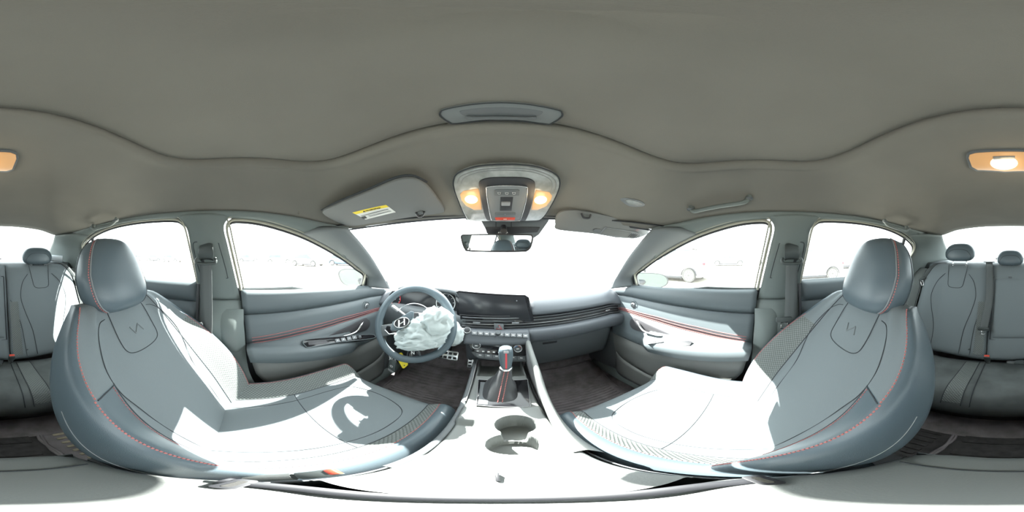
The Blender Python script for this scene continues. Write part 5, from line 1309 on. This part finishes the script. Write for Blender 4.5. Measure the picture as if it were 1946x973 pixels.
buckle(at(606, 901, X=-.118), (.1, .75, .6), 'sunlit belt buckle between driver seat and console', True, .7)
buckle(at(1248, 897, X=.128), (-.1, .75, .6), 'red belt buckle between passenger seat and console')
# roll on the parcel shelf
t = thing('rolled_sunshade', (-.52, -1.16, .90), 'pale rolled-up sunshade lying on the parcel shelf behind the left headrest', 'roll')
p0, p1 = V((-.565, -1.125, .928)), V((-.36, -1.22, .945))
tube('roll_body', [p0, p0 * .5 + p1 * .5, p1], .024, PAPER, t, n=6, seg=20)
dr = (p0 - p1).normalized()
for r in (.018, .011, .005):
    u = dr.orthogonal().normalized(); v = dr.cross(u)
    tube('roll_edge', [p0 + dr * .001 + (u * math.cos(a) + v * math.sin(a)) * r for a in [2 * math.pi * i / 20 for i in range(20)]], .0016, GREYB, t, closed=True, seg=5)
# floor mats with ribs
def floor_mat(name, x0, x1, y0, y1, z, lab, m, mr, n, along='x', slope=None):
    t = thing(name, ((x0 + x1) / 2, (y0 + y1) / 2, z), lab, 'floor mat')
    fz = lambda y: z + (0 if not slope else slope * max(0, y - .82))
    grid('mat_sheet', [[(x0 + (x1 - x0) * i / 8, y0 + (y1 - y0) * j / 12, fz(y0 + (y1 - y0) * j / 12)) for i in range(9)] for j in range(13)], m, t, thick=.006)
    tube('mat_edge', cr([(x0, y0, fz(y0)), ((x0 + x1) / 2, y0, fz(y0)), (x1, y0, fz(y0)), (x1, (y0 + y1) / 2, fz((y0 + y1) / 2)), (x1, y1, fz(y1)), ((x0 + x1) / 2, y1, fz(y1)), (x0, y1, fz(y1)), (x0, (y0 + y1) / 2, fz((y0 + y1) / 2))], 48, True), .006, MATR, t, closed=True, seg=6)
    for k in range(n):
        y = y0 + (y1 - y0) * (k + .8) / (n + .6)
        rbox('mat_rib', ((x1 - x0) * .82, (y1 - y0) / n * .42, .008), ((x0 + x1) / 2, y, fz(y) + .004), mr, t, .002, rot=(math.atan(slope) if slope and y > .82 else 0, 0, 0))
floor_mat('floor_mat', -.60, -.17, .42, .98, .012, 'dark ribbed rubber mat in the driver footwell', MATR, MATR, 26, slope=.55)
floor_mat('floor_mat', .17, .60, .38, .98, .012, 'dark ribbed rubber mat in the passenger footwell', MATR, MATR, 26, slope=.55)
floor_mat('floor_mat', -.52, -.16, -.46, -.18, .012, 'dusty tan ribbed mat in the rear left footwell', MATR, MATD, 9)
floor_mat('floor_mat', .16, .52, -.46, -.18, .012, 'dusty dark ribbed mat in the rear right footwell', MATK, MATK, 9)
floor_mat('floor_mat', -.15, .15, -.50, -.19, .012, 'black rubber mat over the floor tunnel before the bench', MATK, MATK, 3)

# ================================================================== PARKED CARS OUTSIDE
def parked(x, y, head, lab, paint, H=1.50, L=4.5, full=True):
    M = Matrix.Translation((x, y, -.29)) @ Matrix.Rotation(math.radians(head), 4, 'Z')
    t = thing('parked_car', (x, y, -.29), lab, 'car', 'cars parked around the lot')
    h = L / 2; k = H / 1.5; T3 = lambda p: M @ V(p)
    secs = [(-h, .62, .34, .72), (-h + .06, .78, .30, .90), (-h + .25, .86, .24, 1.0), (-h * .5, .90, .20, 1.0), (0, .91, .20, .97), (h * .35, .90, .20, .93), (h * .55, .88, .20, .88), (h - .35, .84, .24, .78), (h - .08, .74, .30, .66), (h, .55, .36, .56)]
    rows = []
    for xx, w_, zl, zt in secs:
        zt *= k
        rows.append([T3((xx, a, z)) for a, z in [(-w_ * .9, zl), (-w_, zl + .12), (-w_ * 1.02, (zl + zt) / 2), (-w_, zt - .12), (-w_ * .93, zt - .03), (-w_ * .7, zt), (0, zt + .02), (w_ * .7, zt), (w_ * .93, zt - .03), (w_, zt - .12), (w_ * 1.02, (zl + zt) / 2), (w_, zl + .12), (w_ * .9, zl), (0, zl)]])
    grid('body', rows, paint, t, close=True, cap=True)
    zb, zr = .94 * k, H
    lo = [(-h + .45, .78), (-h * .55, .84), (0, .84), (h * .30, .82), (h * .47, .72)]
    hi = [(-h + .85, .56), (-h * .45, .62), (-.1, .64), (.12, .62), (.25, .54)]
    for s in (-1, 1):
        grid('side_windows', [[T3((a[0], s * a[1], zb)) for a in lo], [T3((a[0] * .5 + b[0] * .5, s * (a[1] * .5 + b[1] * .5 + .02), (zb + zr - .05) / 2)) for a, b in zip(lo, hi)], [T3((b[0], s * b[1], zr - .06)) for b in hi]], CARGL, t)
        if full:
            for i in (0, 2, 3, 4):
                tube('pillar', [T3((lo[i][0], s * lo[i][1], zb - .01)), T3((lo[i][0] * .5 + hi[i][0] * .5, s * ((lo[i][1] + hi[i][1]) / 2 + .025), (zb + zr - .05) / 2)), T3((hi[i][0], s * hi[i][1], zr - .05))], .035, paint, t, n=8, seg=6)
            tube('roof_rail', [T3((b[0], s * b[1], zr - .05)) for b in hi], .03, paint, t, n=12, seg=6)
    for e in (0, -1):
        grid('windscreen' if e else 'rear_screen', [[T3((a[0] + d, q * a[1], zb)) for q in (-1, -.5, 0, .5, 1) for d in [(-.12 if e == 0 else .16) * (1 - q * q)]] for a in [lo[e]]] + [[T3((hi[e][0], q * hi[e][1], zr - .06)) for q in (-1, -.5, 0, .5, 1)]], CARGL, t)
    grid('roof', [[T3((b[0], q * b[1], zr - .06 + .06 * (1 - q * q))) for q in (-1, -.6, -.2, .2, .6, 1)] for b in hi], paint, t, thick=.02)
    for sx in (-h + .78, h - .85):
        for s in (-1, 1):
            Wm = M @ Matrix.Translation((sx, s * .845, .335)) @ Matrix.Rotation(-s * math.pi / 2, 4, 'X')
            wh = lathe('wheel', [(.20, -.09), (.30, -.10), (.335, -.06), (.335, .07), (.31, .105), (.245, .105), (.235, .09)], Wm, TYRE, t, 28)
            lathe('wheel_rim', [(.001, .085), (.06, .09), (.235, .095), (.24, .06)], Wm, RIMM, wh, 28)
            if full:
                for q in range(10):
                    a = math.radians(36 * q)
                    plate('spoke_gap', [Wm @ V((r * math.cos(a + d / r), r * math.sin(a + d / r), .1)) for r, d in ((.09, -.012), (.21, -.038), (.21, .038), (.09, .012))], Wm.to_3x3() @ V((0, 0, 1)), .004, TYRE, wh)
            ar_ = [Wm @ V((.375 * math.cos(a), .375 * math.sin(a), .09)) for a in [math.pi * i / 16 for i in range(17)]]
            if s > 0: ar_ = [Wm @ V((.375 * math.cos(a), -.375 * math.sin(a), .09)) for a in [math.pi * i / 16 for i in range(17)]]
            ar_ = [p for p in ar_]
            tube('wheel_arch', ar_, .03, PLASD, t, seg=6)
    for s in (-1, 1):
        rbox('tail_light', (.16, .26, .14), (0, 0, 0), TAILL, t, .04, M=M @ Matrix.Translation((-h + .10, s * .70, .82 * k)))
        rbox('head_light', (.24, .24, .12), (0, 0, 0), LENS, t, .04, M=M @ Matrix.Translation((h - .22, s * .66, .62 * k)))
        rbox('sill', (L * .5, .05, .12), (0, 0, 0), PLASD, t, .02, M=M @ Matrix.Translation((0, s * .90, .22)))
    if full:
        for xx in (-.75, .15):
            tube('door_gap', [M @ V((xx, s_ * .925, z)) for s_ in (1,) for z in (.32, .6, .9)], .008, SEAM, t, seg=5)
parked(7.80, 4.45, 90, 'white car parked beyond the front passenger window', WPAINT, 1.62, 4.5)
parked(8.35, -2.35, 90, 'white hatchback with multi-spoke wheels parked beyond the rear right window', WPAINT, 1.60, 4.5)
parked(14.5, -8.2, 75, 'dark car parked behind the white hatchback', GPAINT, 1.5, 4.5)
parked(21, 3.5, 100, 'pale car parked far off past the front passenger window', SPAINT, 1.5)
parked(20, -2.0, 80, 'silver car parked far off beside the right centre pillar', SPAINT, 1.5)
for k, (x, y, hd, pn, lab) in enumerate(((-17.5, 12.6, 35, BPAINT, 'blue car parked in the distance beyond the left door mirror'), (-19, 8.0, 30, WPAINT, 'white car parked in the distance beyond the driver window'),
        (-27, 6.0, 80, SPAINT, 'silver car parked far beyond the driver window middle'), (-34, 1.2, 85, GPAINT, 'dark car far out past the rear edge of the driver window'), (-30, -14, 80, SPAINT, 'silver car far out seen beside the left centre pillar'), (-33, -19.5, 80, GPAINT, 'dark car far out past the rear left window'), (-36, -26, 80, WPAINT, 'white car far out past the rear left window'))):
    parked(x, y, hd, lab, pn, 1.5, 4.5, False)
